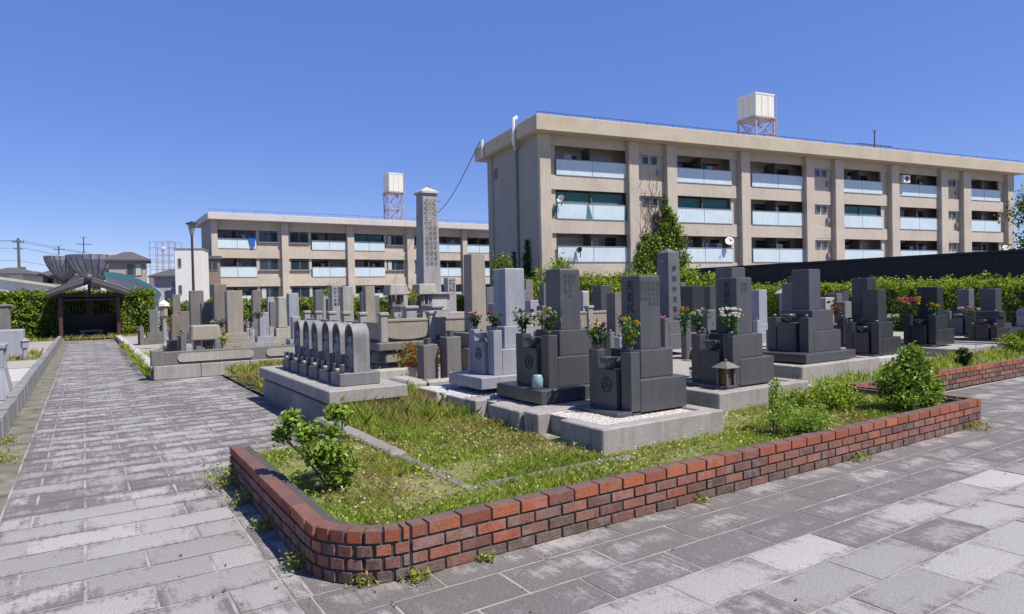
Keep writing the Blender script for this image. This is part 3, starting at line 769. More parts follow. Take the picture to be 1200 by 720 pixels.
# tan pillar on its plinth, with two dark posts
t_ = thing('memorial_pillar', 'tall tan stone pillar with a dark shaded flank standing on a dark plinth', 'pillar', (6.3, 11.15, .2), 0)
b = MB(); b.box(-.42, .75, -.45, .5, 0, .45, .012); b.box(-.36, .6, -.4, .42, .4515, .72, .01); b.build('plinth', M['brown'], t_)
b = MB(); b.hexa((-.16, .16, -.15, .17), (-.15, .15, -.14, .16), .7215, 2.2, .008); b.build('shaft', M['tan'], t_)
for (x, y, h, lab) in ((4.70, 9.95, .68, 'short dark stone post, the lower of the two beside the pale blue-grey grave'), (5.02, 9.75, .80, 'taller dark stone post next to the pale blue-grey grave')):
    p = thing('stone_post', lab, 'stone post', (x, y, .15), 0, 'dark stone posts')
    b = MB(); b.box(-.13, .13, -.13, .13, 0, h, .008); b.build('post', M['grey'], p)
    b = MB(); b.lathe([(.05, 0), (.06, .06), (.07, .1), (.05, .1)], 8, (0, 0, h)); b.build('vase_socket', M['mid'], p)
for (x0, x1, y0, y1, lab) in ((4.0, 4.3, 9.0, 9.9, 'pale rounded kerb stone behind the weeds'), (4.2, 6.6, 9.0, 9.2, 'long pale kerb stone in front of the dark posts'), (3.45, 3.8, 10.0, 10.9, 'pale round-ended block beside the arched statues'), (4.0, 6.4, 10.95, 11.15, 'whitish kerb stone under the orange-tinged azalea')):
    k = MB(); k.box(0, x1 - x0, 0, y1 - y0, 0, .24, .03); tag(k.build('kerb_stone', M['cream'], None, (x0, y0, .12)), lab, 'kerb stone', 'pale kerb stones')

# ------------------------------------------------------------------ mound with the column monument
def mound():
    t = thing('monument_terrace', 'raised stone terrace with rubble base and post-and-panel balustrade round the tall column', 'terrace', (4.75, 12.0, .1), 0)
    X, Y = 6.2, 5.6
    b = MB(); b.box(0, X, 0, Y, 0, .78, 0); b.build('terrace_core', M['grey'], t)
    # rubble facing
    b = MB()
    for z, h in ((.0, .26), (.26, .24)):
        x = 0
        while x < X:
            l = random.uniform(.3, .6); b.hexa((x, x + l - .02, -.12 - random.uniform(0, .05), .05), (x + .03, x + l - .05, -.07, .05), z + .005, z + h - .01, .03); x += l
        y = 0
        while y < Y:
            l = random.uniform(.3, .6); b.hexa((-.12 - random.uniform(0, .05), .05, y, y + l - .02), (-.07, .05, y + .03, y + l - .05), z + .005, z + h - .01, .03); y += l
    b.build('rubble_facing', M['rock'], t)
    b = MB(); b.box(-.14, X + .1, -.14, Y + .1, .5, .66, .02); b.build('coping', M['grey'], t)
    for i in range(7):
        b = MB(); b.box(i * 1.0 - .07, i * 1.0 + .07, -.1, .04, .662, 1.16, .008); b.box(i * 1.0 - .09, i * 1.0 + .09, -.12, .06, 1.1615, 1.23, .015); b.build('balustrade_post', M['kerb'], t)
        if i < 6:
            b = MB(); x0, x1 = i + .08, i + .92
            bot = [(x0 + (x1 - x0) * q / 8, .70 - .0 + .05 * (2 * q / 8 - 1) ** 2) for q in range(9)]
            b.prismy(bot + [(x1, 1.04), (x0, 1.04)], -.06, .0); b.box(x0 - .008, x1 + .008, -.075, .015, 1.042, 1.10, .01)
            b.build('balustrade_panel', M['tan'], t)
    for i in range(1, 6):
        b = MB(); b.box(-.1, .04, i - .07, i + .07, .662, 1.16, .008); b.box(-.12, .06, i - .09, i + .09, 1.1615, 1.23, .015); b.build('balustrade_post', M['kerb'], t)
    for i in range(5):
        b = MB(); b.box(-.06, 0, i + .08, i + .92, .70, 1.04, .01); b.build('balustrade_panel', M['tan'], t)
    mt = thing('column_monument', 'tall square grey column with a pyramid cap and carved lettering, the highest stone here', 'monument', (7.5, 15.7, .88), 0)
    b = MB(); b.box(-.48, .95, -.5, .6, 0, .32, .012); b.build('lower_base', M['lgrey'], mt)
    b = MB(); b.box(-.36, .42, -.36, .36, .3215, .78, .01); b.build('upper_base', M['lgrey'], mt)
    b = MB(); b.box(-.27, .33, -.367, -.3605, .38, .72); b.build('name_plate', M['kerbw'], mt)
    b = MB(); b.box(-.44, .5, -.44, .44, .7815, .84, .01); b.build('base_cornice', M['lgrey'], mt)
    b = MB(); b.hexa((-.25, .25, -.235, .235), (-.2, .2, -.2, .2), .8415, 3.36, .008); b.build('shaft', M['lgrey'], mt)
    b = MB(); b.box(-.245, .245, -.245, .245, 3.3615, 3.42, .008); b.hexa((-.24, .24, -.24, .24), (-.01, .01, -.01, .01), 3.4215, 3.56); b.build('pyramid_cap', M['kerbw'], mt)
    txt(None, .1, M['incl'], mt, (0, -.243, 3.25), '-Y', cols=['為先祖代々諸精霊供養塔建立', '大正十二年秋彼岸吉日建之者', '南無阿弥陀仏一切衆生悉有仏'], spacing=1.32)
    # stone lanterns
    for (x, y, lab) in ((6.25, 14.9, 'square-roofed stone lantern on the terrace, farther from the tall column'), (6.85, 14.6, 'square-roofed stone lantern on the terrace right beside the tall column')):
        l = thing('stone_lantern', lab, 'stone lantern', (x, y, .88), 0, 'square-roofed stone lanterns')
        b = MB(); b.hexa((-.2, .2, -.2, .2), (-.17, .17, -.17, .17), 0, .22, .01); b.build('base', M['cream'], l)
        b = MB(); b.box(-.09, .09, -.09, .09, .2215, .5, .008); b.build('post', M['cream'], l)
        b = MB()
        for sx in (-1, 1):
            for sy in (-1, 1): b.box(sx * .11 - .03, sx * .11 + .03, sy * .11 - .03, sy * .11 + .03, .5615, .78)
        b.box(-.16, .16, -.16, .16, .5, .56, .008); b.build('light_chamber', M['grey'], l)
        b = MB(); b.hexa((-.24, .24, -.24, .24), (-.21, .21, -.21, .21), .7815, 1.04, .02); b.build('roof', M['cream'], l)
    for (x, y, lab) in ((5.75, 13.0, 'small pale stone post inside the balustrade, nearest the corner'), (6.35, 13.0, 'small pale stone post inside the balustrade before the lanterns')):
        b = MB(); b.box(-.12, .12, -.12, .12, 0, .48, .01); b.box(-.15, .15, -.15, .15, .4815, .55, .015)
        tag(b.build('stone_post', M['lgrey'], None, (x, y, .88)), lab, 'stone post', 'pale posts on the terrace')
mound()
bouquet('upright orange and green spray between the two square-roofed lanterns', 6.5, 14.4, 1.45, [(.8, .3, .03), (.7, .4, .05)], .5, (.25, .25, .03), .12, 8, 'flowers')

# ------------------------------------------------------------------ jizo platform
def jizo():
    X0, Y0, Y1, z0, zt = 2.38, 7.75, 11.4, -.02, .52
    t = thing('statue_platform', 'long low granite platform with an overhanging top slab carrying six small statues', 'platform', (X0, Y0, z0), 0)
    b = MB(); b.box(.05, .97, .06, Y1 - Y0, 0, .34, .01); b.build('platform_base', M['jizol'], t)
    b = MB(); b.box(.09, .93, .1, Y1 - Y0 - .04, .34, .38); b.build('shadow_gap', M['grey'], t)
    b = MB(); b.box(0, 1.0, 0, Y1 - Y0 + .04, .3815, zt - z0, .012); b.build('top_slab', M['kerb'], t)
    pr = None
    names = ['nearest one, at the open end', 'second from the open end', 'third from the open end', 'fourth from the open end', 'fifth from the open end', 'farthest one, closest to the walled plot']
    j = thing('jizo_statue', 'arched statue stone with a carved standing monk, ' + names[0], 'statue', (2.86, 8.22, zt + .001), 0, 'row of six arched monk statues')
    b = MB(); b.box(-.25, .27, -.19, .19, 0, .16, .01); b.build('base', M['jizo'], j)
    ys = [(-.16, .1615), (.16, .1615), (.165, .5)] + [(.165 * math.cos(a), .60 + .165 * math.sin(a)) for a in [PI * q / 14 for q in range(15)]] + [(-.165, .5)]
    b = MB()
    n = len(ys); vs = [(.2, y, z) for y, z in ys] + [(.0, y, z) for y, z in ys]
    # hooded slab: back plate plus a rim that stands forward of the figure
    b.prismx(ys, .04, .15)
    outer = [(.165, .1615)] + [(.165 * math.cos(a), .60 + .165 * math.sin(a)) for a in [PI * q / 14 for q in range(15)]] + [(-.165, .1615)]
    inner = [(.135, .1615)] + [(.135 * math.cos(a), .60 + .135 * math.sin(a)) for a in [PI * q / 14 for q in range(15)]] + [(-.135, .1615)]
    for i in range(len(outer) - 1):
        q = [outer[i], outer[i + 1], inner[i + 1], inner[i]]
        b.prismx(q, -.06, .0395)
    b.build('arched_slab', M['jizol'], j)
    f = MB()
    f.lathe([(.075, .0), (.085, .02), (.07, .025)], 10, (-.02, 0, .1615), .9)
    f.lathe([(.062, 0), (.066, .05), (.058, .14), (.064, .22), (.072, .27), (.05, .315), (.022, .33)], 12, (-.015, 0, .185), 1.1)
    f.blob((-.03, 0, .56), (.042, .04, .052), 12, 8); f.blob((-.072, 0, .552), (.008, .007, .012), 6, 4)
    f.blob((-.03, .042, .558), (.01, .006, .018), 6, 4); f.blob((-.03, -.042, .558), (.01, .006, .018), 6, 4)
    for s in (-1, 1):
        f.tube((-.02, s * .072, .46), (-.055, s * .062, .38), .022, .02, 8); f.tube((-.055, s * .062, .38), (-.085, s * .012, .41), .018, .014, 8)
        f.blob((-.088, s * .01, .415), (.012, .01, .022), 6, 4)
        f.blob((-.06, s * .03, .19), (.03, .018, .012), 6, 4)
    for k in range(5): f.tube((-.078 + .004 * k, -.03 + .015 * k, .36), (-.082, -.028 + .014 * k, .2), .005, n=4)
    f.build('monk_figure', M['lgrey'], j, smooth=True)
    for s in (-1, 1):
        v = MB(); v.lathe([(.03, 0), (.035, .05), (.03, .09), (.038, .11), (.03, .11)], 8, (-.2, s * .13, .1605)); v.build('vase', M['steel'], j, smooth=True)
    v = MB(); v.lathe([(.025, 0), (.035, .03), (.035, .05), (.028, .05)], 10, (-.21, 0, .1605)); v.build('cup', M['kerbw'], j, smooth=True)
    for i in range(1, 6):
        c = copy_tree(j); c.location = (2.86, 8.22 + .49 * i, zt + .001); c.rotation_euler = (random.uniform(-.012, .012), random.uniform(-.02, .012), random.uniform(-.04, .04)); c.scale = (1, 1, random.uniform(.97, 1.02)); c['label'] = 'arched statue stone with a carved standing monk, ' + names[i]
jizo()
# concrete strip that runs from the platform into the bed, then turns
b = MB(); b.box(2.22, 2.38, 5.5, 7.76, .1, .235, .015);
tag(b.build('edging_strip', M['conc']), 'flat weathered concrete edging running from the statue platform into the grass', 'edging')
b = MB(); b.box(2.25, 2.35, 4.3, 5.495, .1, .222, .015); b.box(2.25, 3.9, 4.2, 4.295, .1, .22, .012)
tag(b.build('edging_strip', M['rock']), 'narrow dark crumbling edging half buried in the middle of the front bed', 'edging')

# ------------------------------------------------------------------ walled plot on the far side of the path
def walled_plot():
    t = thing('plot_wall', 'grey stone plot wall with two long pill-shaped panels above a pale granite footing', 'wall', (1.16, 15.6, 0), 0)
    b = MB(); x = 0
    for l in (.9, 1.0, 1.05, 1.0, .9): b.box(x + .004, x + l - .004, 0, .3, 0, .29, .012); x += l
    b.build('footing', M['kerb'], t)
    b = MB(); b.box(-.0, 4.3, .07, .27, .292, .57, .01); b.build('upper_wall', M['grey'], t)
    for (a, c) in ((.55, 1.9), (2.35, 3.75)):
        h = .09
        pts = [(a + h * math.cos(q), .435 + h * math.sin(q)) for q in [PI / 2 + PI * k / 8 for k in range(9)]] + [(c + h * math.cos(q), .435 + h * math.sin(q)) for q in [-PI / 2 + PI * k / 8 for k in range(9)]]
        b = MB(); b.prismy(pts, .045, .1); b.build('pill_panel', M['cream'], t)
    for x in (-.03, 4.28): b = MB(); b.box(x, x + .22, .03, .31, .2925, .61, .01); b.build('wall_post', M['grey'], t)
    b = MB()
    y = .32
    while y < 18.6: b.box(-.02, .2, y, y + .88, 0, .2 + random.uniform(-.01, .01), .015); y += .9
    b.build('side_kerb', M['kerbw'], t)
walled_plot()
t_ = thing('altar_block', 'low square tan altar block on short legs among the stones of the walled plot', 'altar', (2.1, 17.0, .18), 0)
b = MB(); b.hexa((-.05, .62, 0, .5), (-.02, .58, .03, .47), .52, .88, .03); b.build('top_block', M['tan'], t_)
for (x, y) in ((.06, .08), (.42, .08), (.06, .36), (.42, .36)): b = MB(); b.box(x, x + .12, y, y + .12, 0, .519, .01); b.build('leg', M['grey'], t_)
for (x, y, h, m, lab) in ((1.95, 16.6, .5, 'lgrey', 'small pale post standing in front of the altar block'), (2.3, 16.45, .36, 'grey', 'small dark stub post in front of the altar block'), (1.62, 16.5, .34, 'brown', 'small crumbling brown figure stone at the corner of the walled plot'), (3.7, 16.5, .3, 'grey', 'tiny grey stone vase on the wall beside the grass'), (2.9, 16.25, .42, 'brown', 'stubby brown post below the tan stone'), (2.6, 16.9, .55, 'grey', 'stubby grey post by the yellow flowers')):
    b = MB(); b.hexa((-.09, .09, -.09, .09), (-.07, .07, -.07, .07), 0, h * .8, .01); b.hexa((-.07, .07, -.07, .07), (-.055, .055, -.055, .055), h * .8 + .001, h, .01)
    tag(b.build('stone_post', M[m], None, (x, y, .17)), lab, 'stone post', 'small posts in the walled plot')
t_ = thing('stone_lantern', 'slim stone lantern with a bright white cap at the far end of the path', 'stone lantern', (2.1, 23.6, .15), 0, None)
b = MB(); b.lathe([(.16, 0), (.1, .12), (.07, .2), (.07, .95), (.13, 1.05)], 8); b.build('post', M['lgrey'], t_)
b = MB(); b.lathe([(.11, 1.052), (.11, 1.35)], 6); b.build('light_chamber', M['tan'], t_)
b = MB(); b.lathe([(.17, 1.352), (.16, 1.43), (.07, 1.5), (.02, 1.54)], 6); b.build('roof', M['white'], t_)
t_ = thing('stone_lantern', 'stone lantern post with a pointed pale cap in front of the far hedge', 'stone lantern', (14.8, 10.4, .15), 0, None)
b = MB(); b.box(-.12, .12, -.12, .12, 0, 1.35, .01); b.build('post', M['lgrey'], t_)
b = MB(); b.hexa((-.2, .2, -.2, .2), (-.02, .02, -.02, .02), 1.352, 1.52, 0); b.build('roof', M['kerbw'], t_)
for (x, y, z, lab) in ((6.52, 5.42, .43, 'small bronze lantern with a pale cap in front of the grave with chrysanthemums'), (6.3, 6.55, .3, 'small lantern with pale cap between the second grave column and the nearest grave')):
    t_ = thing('grave_lantern', lab, 'lantern', (x, y, z), 0, 'small grave lanterns'); b = MB(); b.box(-.1, .1, -.1, .1, 0, .03, .004); b.build('foot', M['dark'], t_)
    for sx in (-1, 1):
        for sy in (-1, 1): b = MB(); b.box(sx * .065 - .014, sx * .065 + .014, sy * .065 - .014, sy * .065 + .014, .031, .24); b.build('lantern_post', M['mid'], t_)
    b = MB(); b.box(-.05, .05, -.05, .05, .0315, .235); b.build('lantern_pane', plain('amber_glass', (.10, .065, .02), .2), t_)
    b = MB(); b.hexa((-.12, .12, -.12, .12), (-.03, .03, -.03, .03), .2415, .31, 0); b.blob((0, 0, .325), .02, 6, 4); b.build('lantern_cap', M['grey'], t_)
# cup, pots
t_ = MB(); t_.lathe([(.04, 0), (.06, .01), (.062, .11), (.052, .13), (.05, .15), (.02, .155)], 14); tag(t_.build('glass_jar', M['cup'], None, (4.16, 6.02, .571), smooth=True), 'pale teal glass jar with white lid on the dark plinth', 'jar')
for (x, y, z, h, m, lab) in ((5.5, 5.52, .42, .1, 'white', 'small white cup on the kerb behind the nearest grave'), (7.9, 7.2, .2, .16, 'white', 'white cup low between the second grave column and the tapered grave')):
    t_ = MB(); t_.lathe([(.03, 0), (.04, .04), (.045, h), (.038, h)], 12); tag(t_.build('cup', M[m], None, (x, y, z), smooth=True), lab, 'cup')

# ------------------------------------------------------------------ flowers on graves (k = graves' vase positions)
def vases(cx, cy, z0, k=1.0, hw=.33, vh=.62): 
    return [(cx - hw * k - .065 * k, cy + s * (hw * k - .075 * k), z0 + vh * k + .03) for s in (-1, 1)]
PINK = (.75, .12, .28); WHITE = (.85, .83, .78); YEL = (.85, .6, .03); PUR = (.25, .06, .45); RED = (.6, .03, .04); ORG = (.85, .25, .03); MAG = (.6, .05, .35); LIL = (.55, .4, .65)
v = vases(4.885, 5.15, .42, .97)
bouquet('leafy sprigs with small yellow blooms in the near vase of the nearest dark grave', *v[0], [YEL], .44, (.12, .18, .025), .085, 2, 'flowers')
bouquet('yellow and purple pansy bunch in the far vase of the nearest dark grave', *v[1], [YEL, PUR, WHITE], .34, (.03, .07, .02), .09, 9)
v = vases(4.74, 6.3, .57, 1, vh=.58)
bouquet('yellow and cream bunch in the near vase of the charcoal grave', *v[0], [YEL, WHITE, YEL, WHITE], .36, (.05, .07, .02), .12, 13)
bouquet('magenta and cream bunch in the far vase of the charcoal grave', *v[1], [MAG, WHITE, MAG, WHITE], .36, (.03, .06, .02), .12, 13)
v = vases(4.88, 7.7, .57, 1, vh=.58)
bouquet('small pink carnation bunch near the shaft of the pale blue-grey grave', *v[0], [PINK, PINK, MAG], .28, (.03, .07, .02), .08, 6)
bouquet('small pink and leafy bunch at the outer side of the pale blue-grey grave', *v[1], [PINK, (.8, .4, .4)], .28, (.03, .06, .02), .08, 5)
v = vases(7.05, 5.7, .43, 1)
bouquet('big white chrysanthemum bunch before the dark grave with the bronze lantern', *v[0], [WHITE, WHITE, (.85, .75, .6)], .42, (.05, .12, .03), .13, 18)
bouquet('white lilies over dense green leaves before the dark grave with the bronze lantern', *v[1], [WHITE, WHITE, (.8, .85, .4)], .42, (.03, .08, .02), .13, 12)
bouquet('orange and yellow lilies rising behind the white chrysanthemums', 7.25, 6.75, 1.0, [ORG, YEL, ORG], .55, (.04, .10, .03), .1, 9)
bouquet('magenta and white bunch between the obelisk and the white lilies', 7.6, 7.75, .95, [MAG, WHITE, PINK], .4, (.04, .08, .03), .17, 14)
bouquet('bright purple flowers beside the foot of the obelisk', 6.65, 7.35, 1.0, [(.45, .08, .6), MAG], .42, (.04, .08, .03), .09, 14)
bouquet('white and teal-green bunch showing behind the charcoal grave', 6.1, 7.9, .95, [WHITE, LIL, WHITE], .45, (.02, .09, .06), .16, 12)
v = vases(15.4, 7.3, .35, 1)
bouquet('orange and pink roses in the far vase of the broad black grave', *v[1], [ORG, PINK, YEL, PINK], .5, (.05, .09, .02), .22, 24)
bouquet('single yellow bloom in the near vase of the broad black grave', *v[0], [YEL], .36, (.04, .08, .02), .1, 4)
bouquet('white and lilac blooms beside the black twin stones', 13.3, 7.0, .85, [LIL, WHITE], .3, (.05, .09, .02), .14, 12)
bouquet('dark reddish leafy spray against the hedge behind the black twins', 13.2, 8.1, 1.0, [(.2, .04, .03)], .5, (.10, .05, .02), .15, 5)
bouquet('pink and white bunch on the altar block of the walled plot', 2.75, 17.6, .95, [PINK, WHITE, LIL], .3, (.05, .08, .03), .2, 12)
bouquet('yellow flowers beside the brown block base in the walled plot', 2.7, 17.0, .55, [YEL, (.8, .8, .1)], .4, (.12, .16, .02), .18, 12)
bouquet('pale orange bunch in the vase behind the yellow grass', 4.2, 20.2, 1.1, [(.8, .5, .25), WHITE], .3, (.03, .06, .02), .2, 10)
bouquet('mixed white flowers at the foot of the far paired stones', 18.6, 7.9, .85, [WHITE, PINK, WHITE], .3, (.05, .08, .03), .25, 14)
bouquet('orange-leaved bunch near the white-capped lantern', 2.2, 22.9, .8, [(.7, .3, .05), ORG], .45, (.12, .1, .02), .13, 8)

# ------------------------------------------------------------------ plots on the near side of the path (left)
kb = MB(); y = 3.0; i = 0
t_ = thing('path_edge_kerb', 'row of short granite kerb blocks with slots between them along the path', 'kerb', (-.99, 0, 0), 0)
while y < 34:
    kb.box(0, .13, y, y + .55, -.02, .3 + random.uniform(-.02, .02), .015)
    y += .7
kb.build('kerb_block', M['jizol'], t_)
g = MB(); g.box(-9, -.992, 2, 32.5, -.1, .17); tag(g.build('terrace_ground', M['gravel']), kind='structure')
for (x0, x1, y0, y1, m, lab) in ((-3.2, -1.0, 7.5, 9.6, 'cream', 'pale paved grave plot nearest along the left kerb'), (-3.2, -1.0, 9.8, 11.9, 'kerb', 'paved grave plot holding the round-based water basin'), (-3.4, -1.0, 15.0, 17.8, 'kerbw', 'bright white slab plot beyond the basin'), (-3.2, -1.0, 18.2, 20.4, 'cream', 'buff slab plot between white slab and grassy strip')):
    b = MB()
    n = 3
    for q in range(n): b.box(0, x1 - x0, q * (y1 - y0) / n + .01, (q + 1) * (y1 - y0) / n - .01, 0, .1 + .0 * q, .012)
    tag(b.build('plot_slab', M[m], None, (x0, y0, .16)), lab, 'stone slab')
t_ = thing('water_basin', 'blue-grey granite stand with a barred opening and round flared foot by the path kerb', 'basin', (-1.32, 13.0, .17), 0)
b = MB(); b.hexa((-.36, .34, -.34, .34), (-.28, .26, -.26, .26), 0, .5, .015); b.build('foot', M['blue'], t_)
b = MB()
for sx in (-1, 1):
    for sy in (-1, 1): b.box(sx * .21 - .05, sx * .21 + .05, sy * .21 - .05, sy * .21 + .05, .5015, .78)
b.build('corner_post', M['blue'], t_)
b = MB()
for q in range(7): b.tube((-.255, -.15 + .05 * q, .50), (-.255, -.15 + .05 * q, .78), .007, n=5); b.tube((-.15 + .05 * q, -.255, .50), (-.15 + .05 * q, -.255, .78), .007, n=5)
b.build('grille', M['darkmetal'], t_)
b = MB(); b.box(-.2, .2, -.2, .2, .5015, .77); b.build('ash_box', M['tan'], t_)
b = MB(); b.box(-.3, .28, -.28, .28, .7815, .86, .015); b.build('lid', M['blue'], t_)
b = MB(); b.lathe([(.1, .8615), (.14, .9), (.1, .95), (.03, .97)], 10); b.build('bowl', M['kerbw'], t_, smooth=True)
b = MB(); b.box(-.5, .5, 0, .75, 0, .78, .02); tag(b.build('stone_block', M['blue'], None, (-1.95, 22.9, .17)), 'low grey stone block behind the basin, before the left hedge', 'stone block')
b = MB(); b.box(-.4, .2, 0, .5, 0, 1.42, .03); b.box(-.45, .25, -.04, .54, 1.42, 1.5, .02)
tag(b.build('stone_slab', M['grey'], None, (-2.2, 26.3, .17)), 'upright brown-grey slab stone with a thin cap in front of the left hedge', 'stone slab')
grave('small grey stone at the very edge beside the barred basin', -2.6, 15.4, .2, 1.2, 'mid', .3, box=False, vases=False, slab=False)
b = MB(); b.blob((0, 0, .05), (.12, .1, .06), 10, 6); tag(b.build('loose_stone', M['white'], None, (-1.75, 14.8, .27), smooth=True), 'larger whitish round stone lying on the slab beyond the basin', 'stone')
b = MB(); b.blob((0, 0, .04), (.07, .09, .05), 10, 6); tag(b.build('loose_stone', M['white'], None, (-1.56, 14.92, .27), smooth=True), 'smaller whitish stone touching the larger one beyond the basin', 'stone')
b = MB(); b.lathe([(.06, 0), (.05, .3), (.09, .34), (.09, .5), (.12, .52), (.03, .6)], 8); tag(b.build('stone_lantern', M['blue'], None, (-1.35, 21.6, .17)), 'tiny blue-grey lantern at the corner of the grey stone block', 'stone lantern')

# ------------------------------------------------------------------ pavilion at the end of the path
def pavilion():
    t = thing('pavilion', 'small dark wooden gabled pavilion with tiled roof closing the far end of the path', 'pavilion', (.2, 34.9, 0), 0)
    W = 1.08; D = 2.2
    for sx in (-1, 1):
        for yy in (0, D):
            b = MB(); b.box(sx * W - .07, sx * W + .07, yy - .07, yy + .07, .12, 1.95, .005); b.build('post', M['redwood'], t)
            b = MB(); b.box(sx * W - .1, sx * W + .1, yy - .1, yy + .1, -.02, .118, .01); b.build('footing', M['kerb'], t)
    b = MB()
    for yy in (0, D): b.box(-W - .25, W + .25, yy - .05, yy + .05, 1.95, 2.07, .005); b.box(-W, W, yy - .03, yy + .03, 1.78, 1.86)
    for sx in (-1, 1): b.box(sx * W - .05, sx * W + .05, .052, D - .052, 1.951, 2.069)
    b.box(-.05, .05, -.05, .05, 2.071, 2.5); b.box(-.05, .05, D - .05, D + .05, 2.071, 2.5); b.build('beam', M['wood'], t)
    b = MB(); b.box(-W + .07, W - .07, D - .04, D + .02, .06, 1.15); 
    b.build('back_panel', M['wood'], t)
    b = MB()
    for q in range(16): b.box(-W + .12 + q * .135, -W + .15 + q * .135, D - .03, D, 1.15, 1.779)
    b.box(-.16, .16, D - .06, D - .031, 1.0, 1.9)
    b.build('lattice', M['wood'], t)
    for sx in (-1, 1):
        b = MB(); b.box(sx * W - .03, sx * W + .03, .3, D - .1, .06, 1.15); b.build('side_panel', M['wood'], t)
    for s in (-1, 1):
        b = MB()
        prof = [(0, 2.62), (s * .6, 2.40), (s * 1.15, 2.2), (s * 1.52, 2.04)]
        up = [(x, z + .17) for x, z in prof]
        poly = prof + up[::-1]
        if s < 0: poly = poly[::-1]
        b.prismy(poly, -.7, D + .7); b.build('roof_slope', M['tile'], t)
        b = MB(); 
        for q in range(13):
            yy = -.68 + q * .29
            for (p0, p1) in zip(up[:-1], up[1:]): b.tube((p0[0], yy, p0[1]), (p1[0], yy, p1[1]), .035, n=6)
        b.build('roof_ribs', M['tile'], t)
        b = MB(); poly = [(x, z - .005) for x, z in prof] + [(x, z - .13) for x, z in prof][::-1]
        if s < 0: poly = poly[::-1]
        b.prismy(poly, -.72, -.66); b.build('bargeboard', M['wood'], t)
    b = MB(); b.box(-.11, .11, -.78, D + .78, 2.69, 2.83, .02); b.lathe([(.13, 0), (.16, .1), (.05, .24)], 8, (0, -.78, 2.7)); b.build('ridge', M['tile'], t)
    k = thing('bench', 'low stone-topped bench standing inside the dark pavilion', 'bench', (.25, 36.1, 0), 0)
    b = MB(); b.box(-.45, .45, -.2, .2, .36, .44, .01); b.build('seat', M['mid'], k)
    for s in (-1, 1): b = MB(); b.box(s * .34 - .06, s * .34 + .06, -.17, .17, 0, .359, .01); b.build('leg', M['mid'], k)
    b = MB(); b.box(-W - .4, W + .4, -.3, D + .4, -.05, .012); b.build('floor_slab', M['conc'], t)
pavilion()

# ================================================================== apartment blocks
def window(parent, x0, x1, z0, z1, y, n=4, curtain=None):
    f = MB(); w = .05
    f.box(x0, x1, y - .05, y, z0, z0 + w); f.box(x0, x1, y - .05, y, z1 - w, z1)
    f.box(x0, x0 + w, y - .05, y, z0 + w, z1 - w); f.box(x1 - w, x1, y - .05, y, z0 + w, z1 - w)
    for i in range(1, n):
        xx = x0 + (x1 - x0) * i / n; f.box(xx - w / 2, xx + w / 2, y - .049, y, z0 + w, z1 - w)
    fo = f.build('window', M['frame'], parent)
    g = MB(); g.box(x0 + .03, x1 - .03, y - .02, y - .005, z0 + .03, z1 - .03); g.build('pane', M['glass'], fo)
    if curtain:
        m_ = [list(curtain[0])]
        for a, b_ in curtain[1:]:
            if a - m_[-1][1] < .35: m_[-1][1] = b_
        for a, b_ in m_[:1]:
            c = MB()
            n_ = max(2, int((b_ - a) / .12)); q = [(a + (b_ - a) * i / n_, y - .035 + .008 * (i % 2)) for i in range(n_ + 1)]
            for i in range(n_): c._add([(q[i][0], q[i][1] - .02, z0 + w), (q[i + 1][0], q[i + 1][1] - .02, z0 + w), (q[i + 1][0], q[i + 1][1] - .02, z1 - w), (q[i][0], q[i][1] - .02, z1 - w)], [(0, 1, 2, 3)])
        c.build('curtain', M['curtain'], fo)
    return fo

